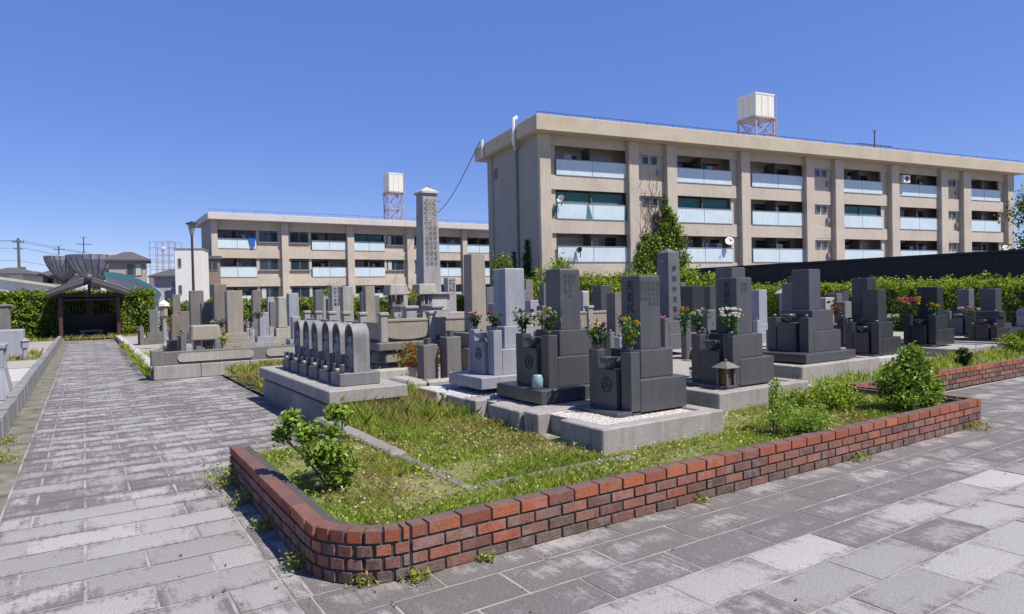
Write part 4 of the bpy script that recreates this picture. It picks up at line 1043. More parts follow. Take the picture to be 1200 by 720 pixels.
def apartment(label, loc, rz, length, depth, units, pbs, soffit, top, wall, roofm, over=1.05, soff=.3, open_h=1.8, ox=.55, rear=None):
    t = thing('apartment_building', label, 'apartment block', loc, rz, None)
    fy = soff        # spandrel plane
    ry = 1.55        # recessed window wall
    b = MB(); b.box(0, length, ry, depth, 0, soffit - .002); b.build('wall', M[wall], t)
    # end returns
    b = MB(); b.box(-.025, -.001, .3, depth - .01, 0, soffit - .006); b.build('end_shade_skin', M['wallendshade'], t)  # thin skin over the end wall, its shade painted in as a darker tone
    b = MB(); b.box(0, .2, fy, ry - .002, 0, soffit - .003); b.build('end_wall', M[wall], t); b = MB(); b.box(length - .2, length, fy, ry - .002, 0, soffit - .003); b.build('end_wall', M[wall], t)
    b = MB(); b.box(-ox, length + ox, -over + .3, depth + (rear or over), soffit, top, .02); b.build('roof', M[roofm], t)
    b = MB(); b.box(-ox + .05, length + ox - .05, -over + .35, depth + over - .05, top + .001, top + .03); b.build('roof_deck', M['paleroof'], t)
    # spandrels, floor slabs
    zs = [pb - .88 for pb in pbs]
    for pb in pbs:
        b = MB(); b.box(.2, length - .2, fy, fy + .14, pb - (.88 if pb > 1 else pb), pb - .02, .008)
        b.build('spandrel', M[wall], t)
        b = MB(); b.box(.2, length - .2, fy + .142, ry - .003, pb - .2, pb - .03); b.build('floor_slab', M['conc'], t)
    b = MB(); b.box(.2, length - .2, fy + .02, fy + .14, pbs[-1] + open_h, soffit - .001); b.build('top_beam', M[wall], t)
    for u in units:
        kind, a, c = u[0], u[1], u[2]
        if kind == 'col':
            b = MB(); b.box(a, c, 0, fy + .16, 0, soffit - .004, .02); b.build('pilaster', M[wall], t)
        elif kind == 'stair':
            b = MB(); b.box(a, c, fy + .16, fy + .3, 0, soffit - .01); b.build('stair_wall', M[wall], t)
            for pb in pbs:
                zt = pb + open_h
                window(t, a + (c - a) * .25, a + (c - a) * .48, zt - .75, zt - .2, fy + .155, 1)
                window(t, a + (c - a) * .56, a + (c - a) * .79, zt - .75, zt - .2, fy + .155, 1)
                b = MB(); b.box(a + .05, c - .05, fy + .0, fy + .155, zt - .14, zt + .02); b.build('sunshade', M[wall], t)
                b = MB(); b.box(c - .5, c - .28, fy - .0, fy + .155, pb + .35, pb + .7, .01); b.build('meter_box', M['frame'], t)
        elif kind == 'win':
            for pb in pbs:
                zt = pb + open_h - .06
                b = MB(); b.box(a, c, fy + .16, fy + .26, pb - .02, pb + .62); b.box(a, a + .25, fy + .16, fy + .26, pb + .62, zt + .1); b.box(c - .25, c, fy + .16, fy + .26, pb + .62, zt + .1); b.build('bay_wall', M[wall], t)
                b = MB(); b.box(a + .15, c - .15, fy + .0, fy + .17, pb + .60, pb + .68, .01); b.build('window_sill', M['frame'], t)
                window(t, a + .25, c - .25, pb + .69, zt, fy + .22, 2, [(a + .4, a + .8)] if random.random() < .4 else None)
        elif kind == 'bay':
            seg = u[3]
            for fi, pb in enumerate(pbs):
                a2, c2 = a, c
                if seg:
                    if seg < 0: sa, sb = a, a - seg; a2 = sb
                    else: sa, sb = c - seg, c; c2 = sa
                    b = MB(); b.box(sa, sb, fy + .14, fy + .26, pb - .02, pb + open_h + .02); b.build('bay_wall', M[wall], t)
                m = (a2 + c2) / 2
                b = MB()
                for (p, q) in ((a2 + .03, m - .02), (m + .02, c2 - .03)): b.box(p, q, fy - .01, fy + .02, pb + .04, pb + .95)
                pn = b.build('balcony_panel', M['panel'], t)
                b = MB(); b.box(a2, c2, fy - .03, fy + .04, pb + .952, pb + 1.0, .008); b.box(a2, c2, fy - .03, fy + .04, pb - .018, pb + .035)
                for xx in (a2 + .015, m, c2 - .015): b.box(xx - .015, xx + .015, fy + .022, fy + .05, pb + .036, pb + .95)
                b.build('balcony_rail', M['frame'], pn)
                cur = []
                L = c2 - a2
                for q in range(4):
                    if random.random() < .55: cur.append((a2 + .15 + L * q / 4, a2 + L * (q + 1) / 4 - .15))
                window(t, a2 + .1, c2 - .1, pb + .05, pb + open_h - .1, ry - .004, 4, cur or None)
                b = MB(); b.box(m - .04, m + .04, fy + .2, ry - .06, pb, pb + open_h + .05); b.build('partition', M['recess'], t)
                # laundry pole
                b = MB(); b.tube((a2 + .2, fy + .45, pb + 1.35), (c2 - .2, fy + .45, pb + 1.35), .015, n=5); b.build('laundry_pole', M['steel'], t)
                if random.random() < .85:
                    b = MB(); x = a2 + .4 + random.random() * (L - 1.5)
                    for q in range(random.randint(1, 4)):
                        ww = random.uniform(.25, .6); hh = random.uniform(.3, .7)
                        b.cur = random.choice([(.5, .5, .5), (.1, .12, .2), (.3, .1, .1), (.05, .05, .06), (.35, .4, .5)])
                        b.box(x, x + ww, fy + .44, fy + .46, pb + 1.36 - hh, pb + 1.36); x += ww + .08
                        if x > c2 - .7: break
                    b.build('laundry', M['petal'], t)
    return t
UR = [('col', 0, .75), ('bay', .75, 6.35, -.5), ('col', 6.35, 7.09), ('stair', 7.09, 9.31), ('col', 9.31, 10.13), ('bay', 10.13, 15.61, .6), ('col', 15.61, 16.42), ('bay', 16.42, 21.76, -.4),
      ('col', 21.76, 22.57), ('stair', 22.57, 24.73), ('col', 24.73, 25.63), ('bay', 25.63, 30.94, .7), ('col', 30.94, 31.84), ('bay', 31.84, 36.95, -.4), ('col', 36.95, 37.82), ('stair', 37.82, 39.83), ('col', 39.83, 40.85), ('bay', 40.85, 45.97, .6), ('col', 45.97, 46.84)]
AR = math.radians(-8.43)
apt = apartment('beige four-storey apartment block with frosted balcony panels and a thick overhanging roof edge', (23.1, 32.7, 0), AR, 46.84, 8.2, UR, [.9, 3.55, 6.2, 8.87], 11.25, 12.15, 'wallbeige', 'roofband')
UL = [('col', 0, .54), ('bay', .54, 3.98, 0), ('win', 3.98, 6.25), ('col', 6.25, 6.89), ('win', 6.89, 9.2), ('bay', 9.2, 12.74, 0), ('col', 12.74, 13.46), ('bay', 13.46, 16.85, 0), ('win', 16.85, 19.29), ('col', 19.29, 20.08), ('win', 20.08, 22.6), ('bay', 22.6, 26.0, 0), ('col', 26.0, 26.6),
      ('bay', 26.6, 30.0, 0), ('win', 30.0, 32.4), ('col', 32.4, 33.1), ('win', 33.1, 35.6), ('bay', 35.6, 39.2, 0), ('col', 39.2, 39.9)]
apl = apartment('lower and farther three-storey apartment block with pale roof edge and white balcony panels', (9.9, 66.1, 0), 0, 39.9, 5.8, UL, [1.15, 3.85, 6.52], 9.1, 9.7, 'wallbeige', 'paleroof', over=1.0, open_h=1.75, ox=.35, rear=2.2)

# roof rails, pipes
def RL(x, y, z):   # local point of the near block -> world
    c, s = math.cos(AR), math.sin(AR); return (23.1 + x * c - y * s, 32.7 + x * s + y * c, z)
b = MB()
for q in range(25): b.tube((-.4 + q * 1.95, -.6, 12.15), (-.4 + q * 1.95, -.6, 12.36), .02, n=4)
b.tube((-.4, -.6, 12.34), (47.1, -.6, 12.34), .022, n=4)
b.build('roof_cable_rail', M['darkmetal'], apt)
b = MB()
for q in range(21): b.tube((-.2 + q * 2.0, -.6, 9.7), (-.2 + q * 2.0, -.6, 10.0), .02, n=4)
b.tube((-.2, -.6, 10.0), (40, -.6, 10.0), .02, n=4); b.build('roof_rail', M['steel'], apl)
b = MB(); b.tube((-.14, 3.1, 2.0), (-.14, 3.1, 10.9), .09, n=8); b.build('drain_pipe', M['green_pipe'], apt)
b = MB(); b.tube((-.14, 3.1, 10.9), (-.68, 2.2, 11.05), .1, n=8); b.tube((-.68, 2.2, 11.05), (-.68, 2.2, 12.5), .11, n=8); b.tube((-.68, 2.2, 12.5), (-.4, 2.2, 12.7), .11, n=8); b.build('vent_pipe', M['white'], apt)
b = MB(); b.tube((-.65, 7.5, 11.2), (-.65, 7.5, 12.45), .09, n=8); b.build('vent_pipe', M['white'], apt)
b = MB(); b.box(-.05, -.003, 6.4, 6.9, 9.6, 10.3, .01); b.build('wall_number_plate', M['recess'], apt)
b = MB(); b.tube((-.05, 7.2, .2), (-.05, 7.2, 11.2), .05, n=6); b.build('drain_pipe', M['green_pipe'], apt)
# dishes, air conditioner (parts fixed on balconies)
def dish(label, lx, z, s=1.0, col='white'):
    x, y, z_ = RL(lx, .1, z); t = thing('satellite_dish', label, 'satellite dish', (x, y, z_), AR - 1.0 + .5 * (lx > 10), 'satellite dishes on the balconies')
    b = MB(); b.M = Matrix.Rotation(math.radians(65), 4, 'X'); b.lathe([(.02, 0), (.18 * s, .015), (.33 * s, .07), (.4 * s, .12), (.33 * s, .085), (.1, .03)], 16); b.build('reflector', M[col], t, smooth=True)
    b = MB(); b.tube((0, .05, -.4), (0, .02, .0), .03, n=6); b.tube((0, 0, -.1), (0, -.4, .05), .015, n=5); b.box(-.04, .04, -.45, -.38, .02, .1); b.build('arm', M['steel'], t)
dish('white satellite dish on the middle-floor balcony nearest the building corner', 1.45, 7.35, .62)
dish('round white satellite dish on a low balcony beside a pilaster', 14.5, 4.95, .75)
dish('small grey satellite dish seen dark against a low balcony panel', 2.7, 4.25, .5, 'darkmetal')
dish('white satellite dish at the last low balcony by the tree', 45.6, 4.75, .7)
x, y, z = RL(32.5, .0, 10.15); t_ = thing('air_conditioner', 'white air conditioner unit hung at a top-floor balcony', 'air conditioner', (x, y, z), AR)
b = MB(); b.box(-.4, .4, -.15, .15, -.3, .3, .02); b.build('casing', M['white'], t_)
b = MB(); b.M = Matrix.Rotation(PI / 2, 4, 'X'); b.lathe([(.2, .151), (.2, .17), (.05, .17)], 14); b.build('fan_grille', M['darkmetal'], t_)
b = MB()
for k, (px, w_) in enumerate(((3.9, .5), (6.0, .35))):
    pass
b = MB(); b._add([(1.0, .34, 6.3), (1.25, .32, 6.3), (1.1, .3, 7.1), (1.0, .3, 7.1)], [(0, 1, 2, 3)]); b._add([(3.3, .27, 6.25), (3.75, .27, 6.25), (3.5, .27, 7.15), (3.4, .27, 7.15)], [(0, 1, 2, 3)]); b._add([(6.1, .27, 6.25), (6.33, .27, 6.25), (6.33, .27, 7.15), (6.25, .27, 7.15)], [(0, 1, 2, 3)]); b.build('balcony_net', M['tealnet'], apt)
b = MB(); b.box(.9, 6.2, .62, .63, 7.2, 7.9); b.build('green_blind', M['tealnet'], apt)
b = MB(); b.box(26.0, 30.0, .62, .63, 7.2, 7.9); b.build('green_blind', M['tealnet'], apt)
b = MB(); b.box(10.4, 15.0, .72, .73, 7.2, 7.9); b.build('green_blind', M['tealnet'], apt)
b = MB(); b.cur = (.03, .12, .5); b._add([(3.2, .2, 7.7), (3.9, .2, 7.7), (3.8, .15, 6.7), (3.5, .15, 6.6)], [(0, 1, 2, 3)]); b.build('blue_cloth', M['petal'], apl)
b = MB(); b.box(13.6, 16.6, .62, .63, 7.5, 8.2); b.build('green_blind', M['tealnet'], apl)

# water towers
def water_tower(label, x, y, z0, zb, zt, s, rz, col, leg):
    t = thing('water_tower', label, 'water tank', (x, y, z0), rz, 'rooftop water tanks')
    h0, h1 = zb - z0, zt - z0
    b = MB(); b.box(-s / 2, s / 2, -s / 2, s / 2, h0, h1, .05)
    n = 3
    for i in range(1, n):
        for sg in (-1, 1):
            b.box(-s / 2 + s * i / n - .02, -s / 2 + s * i / n + .02, sg * s / 2 - .025, sg * s / 2 + .025, h0 + .06, h1 - .06)
            b.box(sg * s / 2 - .025, sg * s / 2 + .025, -s / 2 + s * i / n - .02, -s / 2 + s * i / n + .02, h0 + .06, h1 - .06)
    b.box(-s / 2 - .03, s / 2 + .03, -s / 2 - .03, s / 2 + .03, h1 - .12, h1 + .02, .02)
    b.build('tank', M[col], t)
    b = MB(); q = s / 2 - .05; C = [(-q, -q), (q, -q), (q, q), (-q, q)]
    for cx, cy in C: b.tube((cx, cy, 0), (cx, cy, h0), .07, n=4)
    lv = 2 if h0 > 2.5 else 1
    for k in range(lv):
        za, zb_ = h0 * k / lv, h0 * (k + 1) / lv
        for i in range(4):
            p, r = C[i], C[(i + 1) % 4]
            b.tube((*p, za), (*r, zb_), .04, n=4); b.tube((*r, za), (*p, zb_), .04, n=4); b.tube((*p, zb_ - .08), (*r, zb_ - .08), .06, n=4)
    b.box(-s / 2 - .1, s / 2 + .1, -s / 2 - .1, s / 2 + .1, h0 - .1, h0 - .005); b.build('frame', M[leg], t)
    b = MB(); b.tube((q + .25, -q, 0), (q + .25, -q, h1), .03, n=4); b.tube((q + .25, -q + .4, 0), (q + .25, -q + .4, h1), .03, n=4)
    for k in range(12): b.tube((q + .25, -q, h1 * k / 12), (q + .25, -q + .4, h1 * k / 12), .02, n=4)
    b.build('ladder', M[leg], t)
x, y, _ = RL(21.3, 4.4, 0)
water_tower('cream panelled water tank on rusty legs above the near apartment roof', x, y, 12.1, 14.95, 16.75, 1.95, AR, 'creamw', 'rust')
water_tower('smaller pale water tank on a tall frame above the far apartment roof', 29.2, 69.6, 9.7, 13.25, 15.3, 1.7, .0, 'creamw', 'rust')
def antenna(label, x, y, z, h, w, rz):
    t = thing('roof_antenna', label, 'antenna', (x, y, z), rz, 'rooftop antennas')
    b = MB(); b.tube((0, 0, 0), (0, 0, h), .05, n=5)
    b.tube((-w / 2, 0, h * .62), (w / 2, 0, h * .62), .04, n=4)
    for k in range(9): xx = -w / 2 + w * k / 8; b.tube((xx, -.25, h * .62), (xx, .25, h * .62), .012, n=3)
    b.tube((-.3, 0, h + .1), (0, 0, h * .93), .02, n=4); b.tube((.3, 0, h + .1), (0, 0, h * .93), .02, n=4)
    b.tube((0, 0, h * .3), (.4, .3, 0), .01, n=3); b.tube((0, 0, h * .3), (-.4, .3, 0), .01, n=3)
    b.build('mast', M['darkmetal'], t)
x, y, _ = RL(35.6, 5.0, 0); antenna('wide comb-shaped television antenna on the near apartment roof', x, y, 12.1, 3.3, 4.4, AR)
antenna('spindly television antenna with black elements just past the tall column', 33.0, 68.5, 9.7, 4.4, 3.0, 0)
b = MB(); p0 = Vector(RL(-1.0, 7.0, 12.2)); p1 = Vector((31.0, 67.0, 10.0))
pts = [p0.lerp(p1, i / 12) - Vector((0, 0, 1.6 * math.sin(PI * i / 12))) for i in range(13)]
for i in range(12): b.tube(pts[i], pts[i + 1], .03, n=4)
tag(b.build('overhead_cable', M['darkmetal']), 'thin slack cable dropping from the near roof to the far roof', 'cable')

# black fence
t_ = thing('board_fence', 'long black board fence behind the right-hand hedge in front of the apartments', 'fence', (25.2, 6.0, 0), 0)
FL = 19.0
b = MB(); y = -7.0
while y < FL - .1: b.box(0, .05 + .02 * (int(y) % 2), y + .005, y + .995, 0, 2.62, .006); y += 1.0
b.build('fence_board', M['blackwall'], t_)
b = MB(); b.box(-.05, .12, -7, FL, 2.62, 2.72, .01); b.box(-.04, -.002, -7, FL, 1.9, 2.0); b.build('fence_rail', M['blackwall'], t_)

# ================================================================== houses and roofs beyond the hedge
def gable(label, x, y, rz, L, W, ze, zr, roof, wall, trim=None, curve=False, name='house'):
    """ridge along local y; gable end faces local -y"""
    t = thing(name, label, 'building', (x, y, 0), rz)
    b = MB(); b.box(-W / 2, W / 2, 0, L, 0, ze); b.build('wall', M[wall], t)
    n = 8
    arc = [(-W / 2 + W * i / n, ze + (zr - ze) * math.cos(PI / 2 * i / n) ** .8) for i in range(n + 1)] if curve == 'half' else [(-W / 2 * 1.04 + W * 1.04 * i / n, ze + (zr - ze) * (math.sin(PI * i / n) ** .8 if curve else 1 - abs(2 * i / n - 1))) for i in range(n + 1)]
    b = MB(); b.prismy([(p, q + .001) for p, q in arc], -.001, L + .001) if False else b.prismy(arc + ([(-W / 2, ze)] if curve == 'half' else []), .01, L - .01); b.build('gable_wall', M[wall], t)
    b = MB(); up = [(p, q + .16) for p, q in arc]
    for i in range(n): b.prismy([arc[i], arc[i + 1], up[i + 1], up[i]], -.4, L + .4)
    b.build('roof', M[roof], t)
    if trim:
        b = MB()
        for i in range(n): b.prismy([(arc[i][0], arc[i][1] - .12), (arc[i + 1][0], arc[i + 1][1] - .12), (up[i + 1][0], up[i + 1][1] + .03), (up[i][0], up[i][1] + .03)], -.55, -.405)
        b.build('roof_trim', M[trim], t)
    return t
# big beige low roof
gable('long low building with a faded beige sheet roof behind the hedge', -8.0, 50.0, 0, 9, 17, 2.3, 3.9, 'beigeroof', 'whiteroof')
gable('low white-roofed shed between the hedge and the beige roof', -4.8, 42.0, 0, 4.5, 6.0, 2.0, 2.5, 'whiteroof', 'whiteroof', name='shed')
gable('white arched hall with a teal roof edge beside the pavilion', 3.05, 55.5, -.12, 8, 3.5, 2.2, 3.7, 'metalroof', 'metalroof', 'teal', 'half', name='hall')
# hip roof house
def hip(label, x, y, rz, W, D, ze, zr, wall, roof, wins, name='house'):
    t = thing(name, label, 'house', (x, y, 0), rz)
    b = MB(); b.box(-W / 2, W / 2, 0, D, 0, ze, .01); b.build('wall', M[wall], t)
    o = .4; b = MB(); b.hexa((-W / 2 - o, W / 2 + o, -o, D + o), (-W * .12, W * .12, D * .42, D * .58), ze + .001, zr); b.box(-W / 2 - o, W / 2 + o, -o, D + o, ze - .12, ze - .002); b.build('roof', M[roof], t)
    for (a, c, z0, z1) in wins: window(t, a, c, z0, z1, -.005, 2, [(c - (c - a) * .4, c - .08)])
    return t
M['brownwall'] = plain('brown_render', (.20, .15, .12), .9); M['tanwall'] = plain('tan_render', (.36, .30, .24), .9); M['pinkwall'] = plain('pinkish_siding', (.42, .36, .38), .9); M['offwhite'] = plain('off_white_render', (.62, .60, .54), .9, 0, .05)
hip('two-storey brown house with a hipped dark roof behind the teal-edged hall', 3.35, 68.9, -.08, 2.9, 4, 5.55, 6.35, 'tanwall', 'tile', [(-.1, 1.1, 4.1, 5.2)])
hip('narrow pinkish house with a sloping dark roof between the hall and the white building', 6.35, 66.0, -.3, 2.4, 5, 4.0, 4.7, 'pinkwall', 'tile', [(.2, .9, 2.7, 3.5)])
hip('small yellow-walled house at the far left edge beyond the low roofs', -6.8, 84.0, -.3, 3.4, 5, 4.9, 5.6, 'creamw', 'tile', [(-.6, .5, 3.8, 4.6)])
hip('distant house with rust-coloured walls by the utility pole', -5.4, 88.0, -.3, 2.6, 5, 4.9, 5.4, 'brownwall', 'tile', [(-.5, .5, 3.8, 4.5)])
hip('distant dark grey little roof between the pole and the fan-shaped roofs', -2.9, 90.0, -.3, 2.6, 5, 5.0, 5.8, 'pinkwall', 'tile', [(-.5, .5, 4.0, 4.6)])
t_ = thing('white_building', 'plain off-white two-storey building with narrow dark windows beside the lamp post', 'building', (6.35, 61.3, 0), -.3)
b = MB(); b.box(0, 2.1, 0, 3, 0, 6.0, .02); b.build('wall', M['offwhite'], t_)
b = MB(); b.box(-.06, 2.16, -.06, 3.06, 6.0, 6.1, .02); b.build('parapet', M['frame'], t_)
for z in (2.3, 4.5): window(t_, .25, .5, z, z + .75, -.005, 1)
t_ = thing('brick_house', 'dark reddish house squeezed between the white building and the far apartments', 'house', (8.95, 64.5, 0), 0)
b = MB(); b.box(0, 1.4, 0, 5, 0, 5.4, .02); b.build('wall', M['brownwall'], t_)
b = MB(); b.box(-.1, 1.5, -.2, 5.2, 5.4, 5.7, .02); b.build('roof', M['tile'], t_)
window(t_, .2, 1.2, 4.4, 5.2, -.005, 2); window(t_, .2, 1.2, 2.0, 3.2, -.005, 2)
# sign frame
t_ = thing('scaffold_frame', 'pinkish open steel frame standing on a roof with a white disc in it', 'steel frame', (5.5, 74.0, 0), -.55)
b = MB()
for i in range(5):
    for yy in (0, 1.5): b.tube((i * .6, yy, 4.2), (i * .6, yy, 7.6), .035, n=4)
for z in (4.9, 5.6, 6.3, 7.0, 7.6):
    for yy in (0, 1.5): b.tube((0, yy, z), (2.4, yy, z), .03, n=4)
b.box(-.1, 2.5, -.1, 1.6, 0, 4.2); M['pinksteel'] = plain('faded_pink_steel', (.42, .3, .34), .6); b.build('frame', M['pinksteel'], t_)
b = MB(); b.blob((1.35, -.05, 6.9), (.25, .06, .2), 10, 6); b.build('disc', M['white'], t_)

# fan-ribbed funnel roofs
def funnel(label, x, y, R, z0, z1, rz, arc0=0, arc1=2 * PI):
    t = thing('funnel_roof', label, 'funnel-shaped roof', (x, y, z0), rz, 'ribbed funnel-shaped roofs')
    n = 22; b = MB()
    prof = [(.2, 0), (.5, .24), (.78, .52), (.95, .82), (1.0, 1.0)]
    for i in range(n):
        a0 = arc0 + (arc1 - arc0) * i / n; a1 = arc0 + (arc1 - arc0) * (i + 1) / n
        for (r0_, h0), (r1_, h1) in zip(prof[:-1], prof[1:]):
            q = [(R * r * math.cos(a), R * r * math.sin(a), (z1 - z0) * h) for r, h, a in ((r0_, h0, a0), (r0_, h0, a1), (r1_, h1, a1), (r1_, h1, a0))]
            k = MB
            b._add(q + [(p[0] * .97, p[1] * .97, p[2] + .08) for p in q], [(0, 1, 2, 3), (7, 6, 5, 4), (0, 4, 5, 1), (3, 2, 6, 7)])
    b.build('roof_shell', M['funnel'], t)
    b = MB()
    for i in range(n + 1):
        a = arc0 + (arc1 - arc0) * i / n
        for (r0_, h0), (r1_, h1) in zip(prof[:-1], prof[1:]):
            b.tube((R * r0_ * math.cos(a), R * r0_ * math.sin(a), (z1 - z0) * h0), (R * r1_ * math.cos(a), R * r1_ * math.sin(a), (z1 - z0) * h1), .04, n=4)
    b.build('rib', M['darkmetal'], t)
    b = MB(); b.lathe([(R * .2, -z0), (R * .18, .1)], 12); b.build('stem', M['recess'], t)
M['funnel'] = plain('grey_violet_sheet', (.29, .29, .33), .6, 0, .25, scale=2)
funnel('large ribbed funnel-shaped grey roof rising right behind the pavilion', 1.05, 83.0, 2.6, 3.9, 6.75, 0)
funnel('smaller ribbed funnel-shaped roof partly hidden by the large one', -1.75, 85.5, 1.75, 4.2, 6.75, 0)

# utility pole, street lamp
t_ = thing('utility_pole', 'utility pole with crossarms and transformer far off over the low roofs', 'utility pole', (-5.65, 86.8, 0), 0)
b = MB(); b.tube((0, 0, 0), (0, 0, 8.7), .17, .12, 8); b.build('pole', M['recess'], t_)
b = MB(); b.tube((-.5, 0, 8.3), (.5, 0, 8.3), .06, n=4); b.tube((-.4, 0, 7.6), (.4, 0, 7.6), .05, n=4)
for xx in (-.45, -.2, .2, .45): b.tube((xx, 0, 8.3), (xx, 0, 8.5), .04, n=5)
b.build('crossarm', M['darkmetal'], t_)
b = MB(); b.tube((.35, 0, 4.9), (.35, 0, 5.7), .22, n=10); b.build('transformer', M['recess'], t_)
b = MB()
for (dz, dx) in ((8.45, -.45), (8.45, .45), (7.7, .35), (6.4, 0)):
    p0 = Vector((-5.65 + dx, 86.8, dz)); p1 = Vector((14, 84, dz - 2.0)); p2 = Vector((-60, 92, dz + .5))
    for P0, P1 in ((p0, p1), (p0, p2)):
        pts = [P0.lerp(P1, i / 12) - Vector((0, 0, .8 * math.sin(PI * i / 12))) for i in range(13)]
        for i in range(12): b.tube(pts[i], pts[i + 1], .018, n=3)
tag(b.build('power_line', M['darkmetal']), 'bundle of thin power lines strung from the far utility pole', 'power line')
t_ = thing('street_lamp', 'brown street lamp post with a flared lantern head near the far apartment corner', 'street lamp', (5.8, 46.2, 0), 0)
b = MB(); b.tube((0, 0, 0), (0, 0, 5.8), .09, .07, 8); b.build('pole', M['redwood'], t_)
b = MB(); b.lathe([(.07, 5.8), (.12, 5.85), (.22, 6.4), (.22, 6.5)], 10); b.build('lamp_glass', M['frame'], t_)
b = MB(); b.lathe([(.36, 6.5), (.36, 6.55), (.12, 6.66), (.02, 6.7)], 10); b.build('lamp_cap', M['darkmetal'], t_)
antenna('faint television antenna on a mast above the fan-shaped roofs', .1, 84.5, 6.8, 2.0, 1.4, 0)
antenna('short antenna at the top of the smaller fan-shaped roof', -2.1, 84.5, 6.8, 1.0, 1.0, 0)

# ================================================================== vegetation
HG = [(0.096, 0.152, 0.013), (0.158, 0.224, 0.018), (0.228, 0.288, 0.022), (0.061, 0.112, 0.011)]
YG = [(.17, .25, .022), (.24, .32, .03), (.12, .18, .018), (.30, .36, .04)]
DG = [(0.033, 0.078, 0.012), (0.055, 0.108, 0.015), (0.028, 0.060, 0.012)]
def vnoise(P, sc, seed):
    r = np.random.default_rng(seed); out = np.zeros(len(P))
    for k in range(4):
        f = sc * 1.9 ** k; d = r.normal(size=3); d2 = r.normal(size=3); ph = r.uniform(0, 6, 2)
        out += (np.sin(P @ (d * f) + ph[0]) * np.sin(P @ (d2 * f) + ph[1])) / (1.4 ** k)
    return out
def hedge(label, x0, x1, y0, y1, z0, z1, n, size, cols, faces, group='clipped hedges', bump_=.12, red=.0, seed=1):
    """leaves fill a shell under an uneven skin; faces: which sides carry leaves"""
    t = thing('hedge', label, 'hedge', ((x0 + x1) / 2, (y0 + y1) / 2, z0), 0, group)
    cx, cy = (x0 + x1) / 2, (y0 + y1) / 2; W, D, H = x1 - x0, y1 - y0, z1 - z0
    area = {'-y': W * H, '+y': W * H, '-x': D * H, '+x': D * H, 'top': W * D}
    tot = sum(area[f] for f in faces); PS = []; OS = []
    for f in faces:
        m = int(n * area[f] / tot); u = RNG.random(m); v = RNG.random(m)
        if f in ('-y', '+y'): p = np.stack([(u - .5) * W, np.full(m, -D / 2 if f == '-y' else D / 2), v * H], 1); o = np.array([0, -1. if f == '-y' else 1., 0])
        elif f in ('-x', '+x'): p = np.stack([np.full(m, -W / 2 if f == '-x' else W / 2), (u - .5) * D, v * H], 1); o = np.array([-1. if f == '-x' else 1., 0, 0])
        else: p = np.stack([(u - .5) * W, (v - .5) * D, np.full(m, H)], 1); o = np.array([0, 0, 1.])
        nz = vnoise(p, 2.2, seed) * bump_ + vnoise(p, 7, seed + 5) * bump_ * .6
        p = p + o[None] * (nz - np.abs(RNG.normal(size=m)) * .12)[:, None] + RNG.normal(size=(m, 3)) * .03
        keep = vnoise(p, 3.5, seed + 9) + RNG.normal(size=m) * .5 > -1.6
        PS.append(p[keep]); OS.append(np.repeat(o[None], keep.sum(), 0))
    P = np.vstack(PS); O = np.vstack(OS)
    cc = np.array(cols)[RNG.integers(0, len(cols), len(P))]
    # new light growth sits on the outer, upper shoots
    new = (vnoise(P, 4, seed + 3) > .3) & (P[:, 2] > H * .45)
    cc[new] = cc[new] * [1.45, 1.35, 1.0]; cc = np.minimum(cc, .6)
    rd = (vnoise(P, 1.2, seed + 13) > 1.3) & (RNG.random(len(P)) < red); cc[rd] = (.16, .07, .02)
    leaves('foliage', P, size, cc, M['leaf'], t, up=.3, out=O * .7)
    b = MB(); b.box(-W / 2 + .18, W / 2 - .18, -D / 2 + .18, D / 2 - .18, 0, H - .2); b.build('twigs', M['hedgecore'], t)
    return t
hedge('dense clipped hedge running behind the pavilion, left part brightest', -9, 3.0, 37.9, 39.1, 0, 2.2, 30000, .12, HG, ['-y', 'top'], seed=3)
hedge('lower clipped hedge behind the far gravestones in front of the three-storey block', 3.1, 22.5, 37.9, 39.0, 0, 1.6, 26000, .11, HG, ['-y', 'top'], seed=23)
hedge('long yellow-green clipped hedge with reddish leaves in front of the black fence', 22.6, 24.0, -1, 22.5, 0, 1.72, 56000, .085, YG, ['-x', 'top'], red=.6, seed=8, bump_=.14)
hedge('taller yellow-green hedge at the foot of the near apartment block', 21.6, 27.5, 25.6, 27.6, 0, 2.25, 12000, .11, YG, ['-y', '-x', 'top'], seed=11, bump_=.25)

